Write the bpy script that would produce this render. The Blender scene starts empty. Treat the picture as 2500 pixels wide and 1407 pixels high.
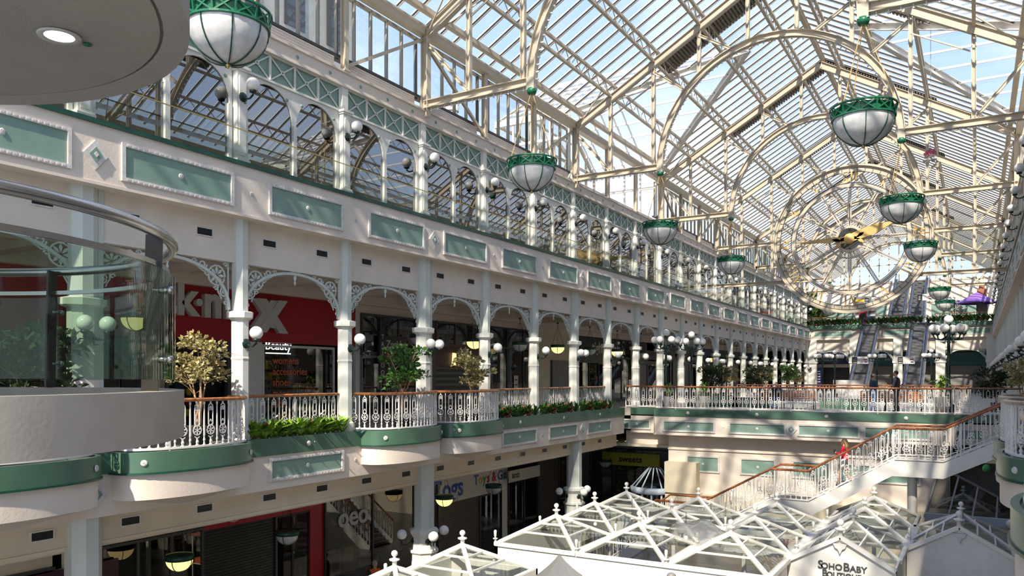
SUN_E = 5.2; SUN_D = (-0.14, 0.72, -0.68); SKY_E = 1.0; EXPO = 0.62
import bpy, math, random
from math import sin, cos, pi, sqrt, atan2, radians
from mathutils import Vector, Matrix
random.seed(7)
SC = bpy.context.scene
COL = SC.collection
# ------------------------------------------------------------------ camera frame (level 1 floor is z = 0)
TH = radians(30.6); CT, ST = cos(TH), sin(TH); F = 1920.0; CXP = 1250.0; HZ = 920.0; EYE = 1.6
XL, XR = -15.8, 1.7
XC = (XL + XR) / 2
B = 3.77
L0 = -6.6; L2 = 6.8
def colY(n):
    return 9.42 if n == -1 else 13.43 + B * n
def yat(px, X):
    u = (px - CXP) / F
    return X * (CT + u * ST) / (u * CT - ST)
def xat(px, Y):
    u = (px - CXP) / F
    d = Y / (CT + u * ST)
    return d * (u * CT - ST)
def dep(X, Y): return -X * ST + Y * CT
def zat(py, X, Y): return EYE + (HZ - py) / F * dep(X, Y)
# ------------------------------------------------------------------ materials
MATS = {}
def mat(name, col, rough=0.6, metal=0.0, spec=0.5, noise=0.06, nscale=6.0, bump=0.0, emit=None, estr=0.0, trans=0.0):
    m = bpy.data.materials.new(name); m.use_nodes = True
    nt = m.node_tree; b = nt.nodes['Principled BSDF']
    b.inputs['Roughness'].default_value = rough; b.inputs['Metallic'].default_value = metal
    b.inputs['Specular IOR Level'].default_value = spec
    if trans: b.inputs['Transmission Weight'].default_value = trans
    if noise:
        tc = nt.nodes.new('ShaderNodeTexCoord'); nz = nt.nodes.new('ShaderNodeTexNoise'); nz.inputs['Scale'].default_value = nscale
        nz.inputs['Detail'].default_value = 4
        rp = nt.nodes.new('ShaderNodeValToRGB'); e = rp.color_ramp.elements
        e[0].position = 0.3; e[1].position = 0.7
        e[0].color = tuple(max(0, c * (1 - noise * 1.6)) for c in col) + (1,)
        e[1].color = tuple(min(1, c * (1 + noise)) for c in col) + (1,)
        nt.links.new(tc.outputs['Object'], nz.inputs['Vector']); nt.links.new(nz.outputs['Fac'], rp.inputs['Fac'])
        nt.links.new(rp.outputs['Color'], b.inputs['Base Color'])
        if bump:
            bp = nt.nodes.new('ShaderNodeBump'); bp.inputs['Strength'].default_value = bump; bp.inputs['Distance'].default_value = 0.02
            nz2 = nt.nodes.new('ShaderNodeTexNoise'); nz2.inputs['Scale'].default_value = nscale * 12
            nt.links.new(tc.outputs['Object'], nz2.inputs['Vector']); nt.links.new(nz2.outputs['Fac'], bp.inputs['Height'])
            nt.links.new(bp.outputs['Normal'], b.inputs['Normal'])
    else:
        b.inputs['Base Color'].default_value = tuple(col) + (1,)
    if emit:
        b.inputs['Emission Color'].default_value = tuple(emit) + (1,); b.inputs['Emission Strength'].default_value = estr
    MATS[name] = m
    return m
def glassmat(name, tint=(1, 1, 1), refl=0.12, dust=0.0, rough=0.0, dustcol=(0.9, 0.9, 0.88)):
    m = bpy.data.materials.new(name); m.use_nodes = True; nt = m.node_tree; nt.nodes.clear()
    out = nt.nodes.new('ShaderNodeOutputMaterial'); tr = nt.nodes.new('ShaderNodeBsdfTransparent'); tr.inputs['Color'].default_value = tuple(tint) + (1,)
    gl = nt.nodes.new('ShaderNodeBsdfGlossy'); gl.inputs['Roughness'].default_value = rough
    lw = nt.nodes.new('ShaderNodeLayerWeight'); lw.inputs['Blend'].default_value = 0.5
    pw = nt.nodes.new('ShaderNodeMath'); pw.operation = 'POWER'; pw.inputs[1].default_value = 4.0
    nt.links.new(lw.outputs['Facing'], pw.inputs[0])
    ad = nt.nodes.new('ShaderNodeMath'); ad.operation = 'MULTIPLY_ADD'; ad.use_clamp = True; ad.inputs[1].default_value = 0.55; ad.inputs[2].default_value = refl
    nt.links.new(pw.outputs[0], ad.inputs[0])
    mx = nt.nodes.new('ShaderNodeMixShader'); nt.links.new(ad.outputs[0], mx.inputs['Fac'])
    src = tr
    if dust:
        tl = nt.nodes.new('ShaderNodeBsdfTranslucent'); tl.inputs['Color'].default_value = tuple(dustcol) + (1,)
        m2 = nt.nodes.new('ShaderNodeMixShader')
        tc = nt.nodes.new('ShaderNodeTexCoord'); nz = nt.nodes.new('ShaderNodeTexNoise'); nz.inputs['Scale'].default_value = 0.6; nz.inputs['Detail'].default_value = 6
        mr = nt.nodes.new('ShaderNodeMapRange'); mr.inputs['From Min'].default_value = 0.35; mr.inputs['From Max'].default_value = 0.7
        mr.inputs['To Min'].default_value = dust * 0.5; mr.inputs['To Max'].default_value = dust * 1.5
        nt.links.new(tc.outputs['Object'], nz.inputs['Vector']); nt.links.new(nz.outputs['Fac'], mr.inputs['Value'])
        nt.links.new(mr.outputs[0], m2.inputs['Fac']); nt.links.new(tr.outputs[0], m2.inputs[1]); nt.links.new(tl.outputs[0], m2.inputs[2])
        src = m2
    nt.links.new(src.outputs[0], mx.inputs[1]); nt.links.new(gl.outputs[0], mx.inputs[2]); nt.links.new(mx.outputs[0], out.inputs['Surface'])
    MATS[name] = m
    return m
WALL = mat('wall_cream', (0.74, 0.65, 0.56), 0.7, bump=0.15, noise=0.04, nscale=1.5)
BEIGE = mat('beige_plaster', (0.72, 0.62, 0.46), 0.7, bump=0.15, noise=0.04, nscale=1.5)
STEEL = mat('cream_steel', (0.57, 0.49, 0.375), 0.45, noise=0.05, nscale=1.2)
PALE = mat('pale_green_paint', (0.58, 0.61, 0.56), 0.5, noise=0.04, nscale=2)
PALEW = mat('off_white_paint', (0.72, 0.71, 0.65), 0.5, noise=0.04, nscale=2)
GPANEL = mat('green_panel', (0.215, 0.325, 0.27), 0.55, noise=0.05, nscale=3, bump=0.05)
MOULD = mat('white_moulding', (0.68, 0.64, 0.61), 0.5, noise=0.1, nscale=14)
GBAND = mat('green_band', (0.075, 0.155, 0.105), 0.3, noise=0.06, nscale=2)
DGREEN = mat('dark_green_trim', (0.012, 0.07, 0.045), 0.35, noise=0.1)
GRNLAMP = mat('lamp_green', (0.015, 0.15, 0.075), 0.35, noise=0.1)
IRONG = mat('black_green_iron', (0.012, 0.03, 0.026), 0.3, noise=0.2)
IRONW = mat('white_cast_iron', (0.80, 0.76, 0.72), 0.45, noise=0.05)
WOOD = mat('handrail_wood', (0.36, 0.13, 0.045), 0.25, noise=0.3, nscale=9)
RWOOD = mat('weathered_rail_wood', (0.45, 0.33, 0.23), 0.35, noise=0.25, nscale=9)
GOLD = mat('gold_leaf', (0.66, 0.43, 0.15), 0.45, metal=0.0, noise=0.08)
BRASS = mat('brass', (0.6, 0.45, 0.15), 0.3, metal=0.8, noise=0.1)
OPAL = mat('opal_glass', (0.86, 0.84, 0.80), 0.18, noise=0.03, nscale=3)
OPALG = mat('opal_glass_grey', (0.70, 0.70, 0.70), 0.22, noise=0.12, nscale=5)
OPALLIT = mat('opal_glass_lit', (0.8, 0.7, 0.45), 0.3, noise=0, emit=(1.0, 0.72, 0.30), estr=0.9)
RED = mat('red_sign', (0.42, 0.008, 0.02), 0.35, noise=0.05)
DRED = mat('deep_red', (0.20, 0.012, 0.015), 0.3, noise=0.1)
SIGNW = mat('sign_white', (0.62, 0.60, 0.57), 0.5, noise=0.03)
BLACK = mat('black_paint', (0.012, 0.012, 0.012), 0.4, noise=0.2)
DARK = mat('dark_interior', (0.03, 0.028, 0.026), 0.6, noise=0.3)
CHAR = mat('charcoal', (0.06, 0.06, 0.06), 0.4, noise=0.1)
SHUT = mat('grey_shutter', (0.22, 0.21, 0.20), 0.5, noise=0.08)
BSHUT = mat('brown_shutter', (0.12, 0.085, 0.07), 0.5, noise=0.1)
CONC = mat('render_concrete', (0.44, 0.39, 0.335), 0.8, bump=0.05, noise=0.06, nscale=3)
CONCD = mat('soffit_paint', (0.42, 0.385, 0.34), 0.8, bump=0.2, noise=0.04, nscale=3)
STAIN = mat('stainless', (0.50, 0.49, 0.48), 0.22, metal=0.9, noise=0.05)
DMETAL = mat('dark_metal', (0.05, 0.045, 0.04), 0.35, metal=0.5, noise=0.1)
TILE = mat('dark_floor_tile', (0.10, 0.095, 0.09), 0.3, noise=0.2, nscale=2)
LTILE = mat('light_floor_tile', (0.42, 0.38, 0.33), 0.35, noise=0.1, nscale=2)
LEAF = mat('leaf_green', (0.07, 0.17, 0.03), 0.45, noise=0.4, nscale=9)
LEAFY = mat('leaf_yellow', (0.40, 0.34, 0.14), 0.5, noise=0.4, nscale=9)
LEAFB = mat('leaf_bright', (0.22, 0.38, 0.04), 0.4, noise=0.5, nscale=7)
LEAFD = mat('leaf_dark', (0.035, 0.06, 0.02), 0.5, noise=0.4, nscale=9)
LEAFG = mat('leaf_silver', (0.28, 0.40, 0.38), 0.5, noise=0.3, nscale=9)
BARK = mat('bark', (0.42, 0.27, 0.15), 0.8, noise=0.3, nscale=14)
FLOWR = mat('flower_red', (0.65, 0.02, 0.03), 0.5, noise=0.2)
FLOWW = mat('flower_white', (0.85, 0.85, 0.75), 0.5, noise=0.05)
TERRA = mat('terracotta', (0.35, 0.13, 0.07), 0.7, noise=0.1)
KWHITE = mat('kiosk_white', (0.78, 0.75, 0.70), 0.4, noise=0.04, nscale=3)
CORR = mat('corrugated_deck', (0.20, 0.17, 0.14), 0.6, noise=0.2)
BLDG = mat('grey_building', (0.45, 0.43, 0.40), 0.8, noise=0.06, nscale=0.4)
WINFR = mat('bronze_frame', (0.36, 0.32, 0.27), 0.4, noise=0.05)
NAVY = mat('navy_sign', (0.012, 0.02, 0.12), 0.4, noise=0.05)
TEAL = mat('teal_sign', (0.01, 0.11, 0.14), 0.4, noise=0.05)
PURPLE = mat('purple_fabric', (0.30, 0.14, 0.50), 0.7, noise=0.08)
SKIN = mat('skin', (0.62, 0.37, 0.26), 0.5, noise=0.06)
HAIRB = mat('blond_hair', (0.45, 0.30, 0.13), 0.5, noise=0.2, nscale=20)
HAIRD = mat('dark_hair', (0.05, 0.03, 0.02), 0.5, noise=0.2, nscale=20)
CLR = mat('red_cloth', (0.62, 0.01, 0.03), 0.8, noise=0.08)
CLW = mat('white_cloth', (0.78, 0.76, 0.74), 0.8, noise=0.05)
CLN = mat('navy_cloth', (0.03, 0.07, 0.14), 0.8, noise=0.15)
CLJ = mat('denim', (0.06, 0.14, 0.28), 0.8, noise=0.2, nscale=12)
CLK = mat('black_cloth', (0.015, 0.015, 0.017), 0.8, noise=0.1)
CLG = mat('grey_cloth', (0.25, 0.25, 0.26), 0.8, noise=0.1)
CLO = mat('orange_cloth', (0.8, 0.15, 0.02), 0.8, noise=0.1)
BEIGEC = mat('beige_cloth', (0.62, 0.55, 0.45), 0.8, noise=0.1)
STEP = mat('escalator_step', (0.16, 0.16, 0.17), 0.35, metal=0.4, noise=0.15)
LEDW = mat('lamp_white', (1, 1, 1), 0.5, noise=0, emit=(1, 0.93, 0.8), estr=6)
NEON = mat('neon_white', (1, 1, 1), 0.5, noise=0, emit=(0.85, 0.95, 1), estr=2.5)
ORNG = mat('orange_letter', (0.55, 0.13, 0.05), 0.5, noise=0.1)
PURPL = mat('lit_purple', (0.3, 0.25, 0.7), 0.5, noise=0, emit=(0.35, 0.3, 1), estr=0.7)
BLUE = mat('blue_paint', (0.03, 0.10, 0.45), 0.4, noise=0.05)
YEL = mat('yellow_paint', (0.75, 0.5, 0.03), 0.5, noise=0.05)
GRNP = mat('green_paint', (0.06, 0.35, 0.08), 0.5, noise=0.05)
LIME = mat('lime_sign', (0.42, 0.42, 0.04), 0.5, noise=0.05)
PINK = mat('pink', (0.75, 0.25, 0.35), 0.5, noise=0.1)
BLUEGR = mat('blue_grey_paint', (0.50, 0.58, 0.66), 0.4, noise=0.04)
SEP = mat('window_blind', (0.5, 0.36, 0.10), 0.6, noise=0.1)
G_ROOF = glassmat('roof_glass', (0.93, 0.96, 1.0), 0.0, dust=0.09)
G_CLEAR = glassmat('clear_glass', (0.95, 0.97, 0.95), 0.03)
G_PLAT = glassmat('balcony_glass', (0.72, 0.80, 0.74), 0.05)
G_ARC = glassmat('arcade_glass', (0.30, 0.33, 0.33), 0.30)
G_SHOP = glassmat('shop_glass', (0.6, 0.6, 0.58), 0.10)
G_KIOSK = glassmat('kiosk_glass', (0.82, 0.85, 0.82), 0.03, dust=0.10)
G_HUB = glassmat('hub_glass', (0.35, 0.36, 0.36), 0.08)
def wallpattern(name, c1, c2, sx, sy, kind='brick'):
    m = bpy.data.materials.new(name); m.use_nodes = True; nt = m.node_tree; b = nt.nodes['Principled BSDF']
    tc = nt.nodes.new('ShaderNodeTexCoord'); mp = nt.nodes.new('ShaderNodeMapping'); br = nt.nodes.new('ShaderNodeTexBrick')
    mp.inputs['Rotation'].default_value = (0, radians(90), radians(90))
    mp.inputs['Scale'].default_value = (sx, sy, 1)
    br.inputs['Color1'].default_value = c1 + (1,); br.inputs['Color2'].default_value = c1 + (1,); br.inputs['Mortar'].default_value = c2 + (1,)
    br.inputs['Scale'].default_value = 1.0; br.inputs['Mortar Size'].default_value = 0.06
    nt.links.new(tc.outputs['Object'], mp.inputs['Vector']); nt.links.new(mp.outputs[0], br.inputs['Vector']); nt.links.new(br.outputs['Color'], b.inputs['Base Color'])
    b.inputs['Roughness'].default_value = 0.5
    return m
GRILLE = wallpattern('shutter_grille', (0.01, 0.01, 0.01), (0.14, 0.13, 0.11), 6, 6)
# ------------------------------------------------------------------ mesh builder
class MB:
    def __init__(s): s.v = []; s.f = []; s.sm = []; s.shp = False
    def add(s, vs, fs, smooth=False):
        o = len(s.v); s.v += [tuple(v) for v in vs]; s.f += [tuple(i + o for i in f) for f in fs]; s.sm += [smooth] * len(fs); return s
    def box(s, x0, x1, y0, y1, z0, z1):
        v = [(x, y, z) for x in (x0, x1) for y in (y0, y1) for z in (z0, z1)]
        return s.add(v, [(0, 1, 3, 2), (4, 6, 7, 5), (0, 4, 5, 1), (2, 3, 7, 6), (0, 2, 6, 4), (1, 5, 7, 3)])
    def cbox(s, cx, cy, cz, sx, sy, sz): return s.box(cx - sx / 2, cx + sx / 2, cy - sy / 2, cy + sy / 2, cz - sz / 2, cz + sz / 2)
    def frame(s, p, q, up):
        p = Vector(p); q = Vector(q); d = (q - p).normalized(); up = Vector(up)
        if abs(d.dot(up)) > 0.99: up = Vector((1, 0, 0)) if abs(d.x) < 0.9 else Vector((0, 1, 0))
        side = d.cross(up).normalized(); u = side.cross(d).normalized()
        return p, q, side, u
    def bar(s, p, q, w, h, up=(0, 0, 1)):
        p, q, a, u = s.frame(p, q, up); v = []
        for c in (p, q):
            for i, j in ((-1, -1), (1, -1), (1, 1), (-1, 1)): v.append(c + a * (i * w / 2) + u * (j * h / 2))
        return s.add(v, [(0, 1, 2, 3), (7, 6, 5, 4), (0, 4, 5, 1), (1, 5, 6, 2), (2, 6, 7, 3), (3, 7, 4, 0)])
    def ibeam(s, p, q, w, h, up=(0, 0, 1), t=0.025):
        P, Q, a, u = s.frame(p, q, up)
        s.bar(P + u * (h / 2 - t / 2), Q + u * (h / 2 - t / 2), w, t, up); s.bar(P - u * (h / 2 - t / 2), Q - u * (h / 2 - t / 2), w, t, up)
        return s.bar(P, Q, t, h - 2 * t, up)
    def tube(s, pts, r, seg=6, closed=False, caps=True):
        pts = [Vector(p) for p in pts]; n = len(pts); rr = r if isinstance(r, (list, tuple)) else [r] * n
        vs = []; ref = Vector((0, 0, 1))
        for i, p in enumerate(pts):
            a = pts[(i - 1) % n] if (closed or i > 0) else p; b = pts[(i + 1) % n] if (closed or i < n - 1) else p
            d = b - a; d = d.normalized() if d.length > 1e-9 else Vector((0, 0, 1))
            rf = ref if abs(d.dot(ref)) < 0.95 else Vector((1, 0, 0)) if abs(d.x) < 0.9 else Vector((0, 1, 0))
            x = d.cross(rf).normalized(); y = x.cross(d)
            for k in range(seg):
                t = 2 * pi * k / seg + pi / seg; vs.append(p + x * (cos(t) * rr[i]) + y * (sin(t) * rr[i]))
        fs = []
        for i in range(n if closed else n - 1):
            j = (i + 1) % n
            for k in range(seg): l = (k + 1) % seg; fs.append((i * seg + k, i * seg + l, j * seg + l, j * seg + k))
        if caps and not closed: fs += [tuple(range(seg - 1, -1, -1)), tuple((n - 1) * seg + k for k in range(seg))]
        return s.add(vs, fs, seg > 5)
    def lathe(s, prof, seg=16, c=(0, 0, 0), smooth=True, rot=0.0, arc=2 * pi):
        n = len(prof); vs = []; full = abs(arc - 2 * pi) < 1e-6; m = seg if full else seg + 1
        for r, z in prof:
            for k in range(m):
                t = arc * k / seg + rot; vs.append((c[0] + r * cos(t), c[1] + r * sin(t), c[2] + z))
        fs = []
        for i in range(n - 1):
            for k in range(seg):
                l = (k + 1) % m; fs.append((i * m + k, i * m + l, (i + 1) * m + l, (i + 1) * m + k))
        return s.add(vs, fs, smooth)
    def sphere(s, c, r, seg=14, rings=8, sc=(1, 1, 1)):
        vs = []; fs = []
        for i in range(rings + 1):
            ph = pi * i / rings
            for k in range(seg): t = 2 * pi * k / seg; vs.append((c[0] + sc[0] * r * sin(ph) * cos(t), c[1] + sc[1] * r * sin(ph) * sin(t), c[2] + sc[2] * r * cos(ph)))
        for i in range(rings):
            for k in range(seg): l = (k + 1) % seg; fs.append((i * seg + k, (i + 1) * seg + k, (i + 1) * seg + l, i * seg + l))
        return s.add(vs, fs, True)
    def prism(s, poly, a0, a1, axis='x'):
        n = len(poly)
        def P(u, v, a): return {'x': (a, u, v), 'y': (u, a, v), 'z': (u, v, a)}[axis]
        vs = [P(u, v, a0) for u, v in poly] + [P(u, v, a1) for u, v in poly]
        fs = [tuple(range(n - 1, -1, -1)), tuple(range(n, 2 * n))] + [(i, (i + 1) % n, n + (i + 1) % n, n + i) for i in range(n)]
        return s.add(vs, fs)
    def sweep(s, path, prof, closed=False):
        # prof: list of (outward, z); path: plan points, outward = right of travel
        path = [Vector((p[0], p[1], p[2] if len(p) > 2 else 0)) for p in path]; n = len(path); m = len(prof); vs = []
        for i, p in enumerate(path):
            a = path[i - 1] if (i > 0 or closed) else None; b = path[(i + 1) % n] if (i < n - 1 or closed) else None
            d1 = (p - a) if a is not None else (b - p); d2 = (b - p) if b is not None else (p - a)
            d1 = Vector((d1.x, d1.y)).normalized(); d2 = Vector((d2.x, d2.y)).normalized()
            n1 = Vector((d1.y, -d1.x)); n2 = Vector((d2.y, -d2.x)); nn = n1 + n2
            if nn.length < 0.01: nn = n1
            nn.normalize(); k = 1 / max(0.35, nn.dot(n1))
            for o, z in prof: vs.append((p.x + nn.x * o * k, p.y + nn.y * o * k, p.z + z))
        fs = []
        for i in range(n if closed else n - 1):
            j = (i + 1) % n
            for q in range(m): r = (q + 1) % m; fs.append((i * m + q, j * m + q, j * m + r, i * m + r))
        if not closed: fs += [tuple(range(m)), tuple((n - 1) * m + q for q in range(m - 1, -1, -1))]
        s.shp = True
        return s.add(vs, fs, True)
    def quad(s, a, b, c, d): return s.add([a, b, c, d], [(0, 1, 2, 3)])
    def merge(s, o, M=None):
        vs = o.v if M is None else [tuple(M @ Vector(v)) for v in o.v]
        k = len(s.v); s.v += vs; s.f += [tuple(i + k for i in f) for f in o.f]; s.sm += o.sm; return s
    def mesh(s, name, m):
        me = bpy.data.meshes.new(name); me.from_pydata(s.v, [], s.f); me.polygons.foreach_set('use_smooth', s.sm)
        me.materials.append(m); me.update()
        if s.shp and any(s.sm): me.set_sharp_from_angle(angle=radians(34))
        return me
    def build(s, name, m, parent=None, loc=(0, 0, 0), rz=0):
        o = bpy.data.objects.new(name, s.mesh(name, m)); COL.objects.link(o); o.location = loc; o.rotation_euler = (0, 0, rz)
        if parent is not None: o.parent = parent
        return o
def put(me, name, parent=None, loc=(0, 0, 0), rz=0, sc=None):
    o = bpy.data.objects.new(name, me); COL.objects.link(o); o.location = loc; o.rotation_euler = (0, 0, rz)
    if sc: o.scale = sc
    if parent is not None: o.parent = parent
    return o
def thing(name, label, cat, loc=(0, 0, 0), rz=0, group=None):
    o = bpy.data.objects.new(name, None); COL.objects.link(o); o.location = loc; o.rotation_euler = (0, 0, rz); o.empty_display_size = 0.2
    return tag(o, label, cat, group)
def tag(o, label, cat, group=None):
    o['label'] = label; o['category'] = cat
    if group: o['group'] = group
    return o
def struct(o, label=None):
    o['kind'] = 'structure'
    if label: o['label'] = label
    return o
def sthing(name, label, loc=(0, 0, 0), rz=0):
    o = bpy.data.objects.new(name, None); COL.objects.link(o); o.location = loc; o.rotation_euler = (0, 0, rz)
    return struct(o, label)
CH = {}
def regkids(root):
    kids = [o for o in COL.objects if o.parent == root]; CH[root] = [(k, [g for g in COL.objects if g.parent == k]) for k in kids]; return root
def dup(root, loc=None, rz=None, label=None, group=None, parent=None):
    if root not in CH: regkids(root)
    r = root.copy(); COL.objects.link(r)
    if loc is not None: r.location = loc
    if rz is not None: r.rotation_euler = (0, 0, rz)
    if label: r['label'] = label
    if group: r['group'] = group
    if parent is not None: r.parent = parent
    for k, gs in CH[root]:
        c = k.copy(); COL.objects.link(c); c.parent = r
        for g in gs: d = g.copy(); COL.objects.link(d); d.parent = c
    return r
ORD = ['first', 'second', 'third', 'fourth', 'fifth', 'sixth', 'seventh', 'eighth', 'ninth', 'tenth', 'eleventh', 'twelfth', 'thirteenth', 'fourteenth',
       'fifteenth', 'sixteenth', 'seventeenth', 'eighteenth', 'nineteenth', 'twentieth', 'twenty-first', 'twenty-second', 'twenty-third', 'twenty-fourth', 'twenty-fifth', 'twenty-sixth']
def text(s, size, m, name, parent=None, loc=(0, 0, 0), face='x', ext=0.02, align='CENTER', sx=1.0, bold=0.0, label=None, spacing=1.0):
    cu = bpy.data.curves.new(name, 'FONT'); cu.body = s; cu.size = size; cu.extrude = ext; cu.align_x = align; cu.offset = bold; cu.space_character = spacing
    cu.resolution_u = 3
    t = bpy.data.objects.new('tmp', cu); COL.objects.link(t)
    dg = bpy.context.evaluated_depsgraph_get(); me = bpy.data.meshes.new_from_object(t.evaluated_get(dg)); bpy.data.objects.remove(t)
    # text faces: 'x' -> faces +X reading towards +Y ; '-y' -> faces -Y reading towards +X ; '-x' faces -X
    R = {'x': Matrix(((0, 0, 1), (1, 0, 0), (0, 1, 0))), '-y': Matrix(((1, 0, 0), (0, 0, -1), (0, 1, 0))), '-x': Matrix(((0, 0, -1), (-1, 0, 0), (0, 1, 0)))}[face]
    me.transform(Matrix.Diagonal((sx, 1, 1, 1))); me.transform(R.to_4x4()); me.materials.clear(); me.materials.append(m)
    o = bpy.data.objects.new(name, me); COL.objects.link(o); o.location = loc
    if parent is not None: o.parent = parent
    if label: o['label'] = label
    return o
NMAX = 20
H = B / 2
def sides():
    yield 'left', XL, 0.0
    yield 'right', XR, pi
def spec(side, yc): return (XL if side == 'left' else XR, yc, 0), (0.0 if side == 'left' else pi)
# ------------------------------------------------------------------ level 2 arcade bay (origin on the column line, x towards the hall)
def arch_plate(mb, yc, w, zs, r, ztop, x0, x1, half):
    seg = 14
    pts = [(yc - r * cos(pi * k / seg), zs + r * 1.0 * sin(pi * k / seg)) for k in range(seg + 1)]
    for a, b in zip(pts[:-1], pts[1:]):
        v = [(x, y, z) for x in (x0, x1) for y, z in ((a[0], a[1]), (b[0], b[1]), (b[0], ztop), (a[0], ztop))]
        mb.add(v, [(3, 2, 1, 0), (4, 5, 6, 7), (0, 1, 5, 4), (2, 3, 7, 6)])
    mb.box(x0, x1, yc - half, yc - r, zs - 0.12, ztop); mb.box(x0, x1, yc + r, yc + half, zs - 0.12, ztop)
def make_arcade():
    r = sthing('window_1', 'arched glazed bay of the upper gallery arcade')
    half = (H - 0.17) / 2
    m = MB()
    for s in (-1, 1): arch_plate(m, s * half, 0, 8.42, half - 0.07, 9.28, -0.16, -0.10, half)
    m.box(-0.17, -0.06, -0.06, 0.06, 6.85, 8.35)
    for s in (-1, 1): m.box(-0.17, -0.07, s * (H - 0.24) - 0.05, s * (H - 0.24) + 0.05, 6.85, 8.35)
    m.box(-0.17, -0.06, -H + 0.17, H - 0.17, 6.82, 6.9)
    m.build('arch_frame', PALEW, r)
    g = MB()
    for s in (-1, 1): g.box(-0.150, -0.135, s * half - half + 0.07, s * half + half - 0.07, 6.9, 9.15)
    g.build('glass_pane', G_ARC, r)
    d = MB()
    for y in (-H + 0.36, -0.27, 0.27, H - 0.36):
        pr = [(0.0, 0.03), (0.035, 0.028), (0.05, 0.0)]
        mm = MB(); mm.lathe(pr, 10); M = Matrix.Translation((-0.10, y, 9.0)) @ Matrix.Rotation(pi / 2, 4, 'Y'); d.merge(mm, M)
    d.build('roundel', GPANEL, r)
    p = MB(); p.box(-0.16, -0.12, -H + 0.12, H - 0.12, 9.32, 10.0); p.build('green_panel', GPANEL, r)
    f = MB(); L = H - 0.15; q = L / 2
    for k in range(4):
        y0 = -L + k * q; y1 = y0 + q
        f.bar((-0.09, y0, 9.34), (-0.09, y1, 9.98), 0.025, 0.035); f.bar((-0.09, y0, 9.98), (-0.09, y1, 9.34), 0.025, 0.035)
        f.bar((-0.08, y0, 9.32), (-0.08, y0, 10.0), 0.045, 0.06 if k % 2 else 0.04)
        rg = [((-0.07), (y0 + y1) / 2 + 0.05 * cos(t), 9.66 + 0.05 * sin(t)) for t in [2 * pi * i / 8 for i in range(8)]]
        f.tube(rg, 0.016, 4, True)
    f.bar((-0.08, L, 9.32), (-0.08, L, 10.0), 0.045, 0.04)
    f.box(-0.11, -0.05, -H + 0.12, H - 0.12, 9.28, 9.34); f.box(-0.11, -0.05, -H + 0.12, H - 0.12, 9.97, 10.02)
    f.build('lattice_bars', PALEW, r)
    # dim room behind
    return r
def make_upper_pilaster():
    t = thing('gallery_pilaster', 'x', 'pilaster')
    m = MB(); m.box(-0.2, 0.06, -0.15, 0.15, 6.85, 9.2); m.prism([(-0.10, 7.1), (0.10, 7.1), (0.10, 9.05), (0.05, 9.12), (-0.05, 9.12), (-0.10, 9.05)], 0.06, 0.085, 'x'); m.build('shaft', PALEW, t)
    m = MB(); m.box(-0.2, 0.13, -0.2, 0.2, 6.82, 7.0); m.box(-0.2, 0.11, -0.18, 0.18, 7.0, 7.05); m.build('base', PALEW, t)
    m = MB(); m.box(-0.2, 0.10, -0.18, 0.18, 9.2, 9.25); m.box(-0.2, 0.14, -0.21, 0.21, 9.25, 9.32); m.build('capital', PALEW, t)
    m = MB(); m.box(-0.18, 0.0, -0.12, 0.12, 9.32, 10.04); m.build('upper_strip', PALEW, t)
    return t
def make_wall_lamp(double):
    t = thing('wall_lamp', 'x', 'wall lamp')
    b = MB()
    mm = MB(); mm.lathe([(0.0, 0.06), (0.05, 0.055), (0.075, 0.03), (0.115, 0.025), (0.125, 0.0)], 12); b.merge(mm, Matrix.Rotation(pi / 2, 4, 'Y'))
    arms = [(0, -0.24), (0, 0.24)] if double else [(0.0, 0.0)]
    gl = []
    for i, (_, dy) in enumerate(arms):
        ex = 0.26 if double else 0.36
        pts = [(0.03, 0, 0), (0.12, dy * 0.3, -0.06), (ex * 0.7, dy * 0.8, -0.07), (ex, dy, 0.0), (ex, dy, 0.06)]
        b.tube(pts, [0.03, 0.028, 0.024, 0.026, 0.035], 6)
        b.tube([(0.1, dy * 0.2, -0.10), (0.05, dy * .3, -0.17), (0.12, dy * .5, -0.17)], 0.014, 4)
        b.lathe([(0.02, 0.03), (0.085, 0.06), (0.095, 0.10), (0.07, 0.11)], 10, (ex, dy, 0))
        gl.append((ex, dy, 0.255))
    bb = b.build('bracket', IRONG, t)
    for c in gl:
        g = MB(); g.sphere((0, 0, 0), 0.165, 16, 10); g.build('globe', OPAL, bb, c)
    return t
arc0 = make_arcade(); pil0 = make_upper_pilaster(); lamp1 = make_wall_lamp(False); lamp2 = make_wall_lamp(True)
for o in (arc0, pil0, lamp1, lamp2): regkids(o)
first = {}
def place(proto, key, side, yc, label=None, group=None, dx=0, z=0, name=None, rz=None, X=None):
    loc, rot = spec(side, yc)
    x = (X if X is not None else loc[0]) + (dx if side == 'left' else -dx)
    if rz is not None: rot = rz
    if key not in first:
        first[key] = proto; o = proto
        o.location = (x, yc, z); o.rotation_euler = (0, 0, rot)
        if label: o['label'] = label
        if group: o['group'] = group
    else: o = dup(proto, (x, yc, z), rot, label, group)
    return o
wn = 1
for side, X, rot in sides():
    for n in range(-2, NMAX):
        y0, y1 = colY(n), colY(n + 1); yc = (y0 + y1) / 2
        o = place(arc0, 'arc', side, yc); o['label'] = 'arched glazed bay of the upper gallery arcade'; o.name = 'window_%d' % wn; wn += 1
        o.scale = (1, (y1 - y0) / B, 1)
    for n in range(-2, NMAX + 1):
        place(pil0, 'pil', side, colY(n), 'off-white pilaster of the %s upper gallery arcade, %s from the near end' % (side, ORD[n + 2]), 'upper gallery pilasters')
        if n >= 0 or side == 'right':
            place(lamp1, 'wl', side, colY(n), 'single globe lamp on upper pilaster, %s along the %s side' % (ORD[n + 2], side), 'upper gallery wall lamps', dx=0.085, z=8.55)
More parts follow.
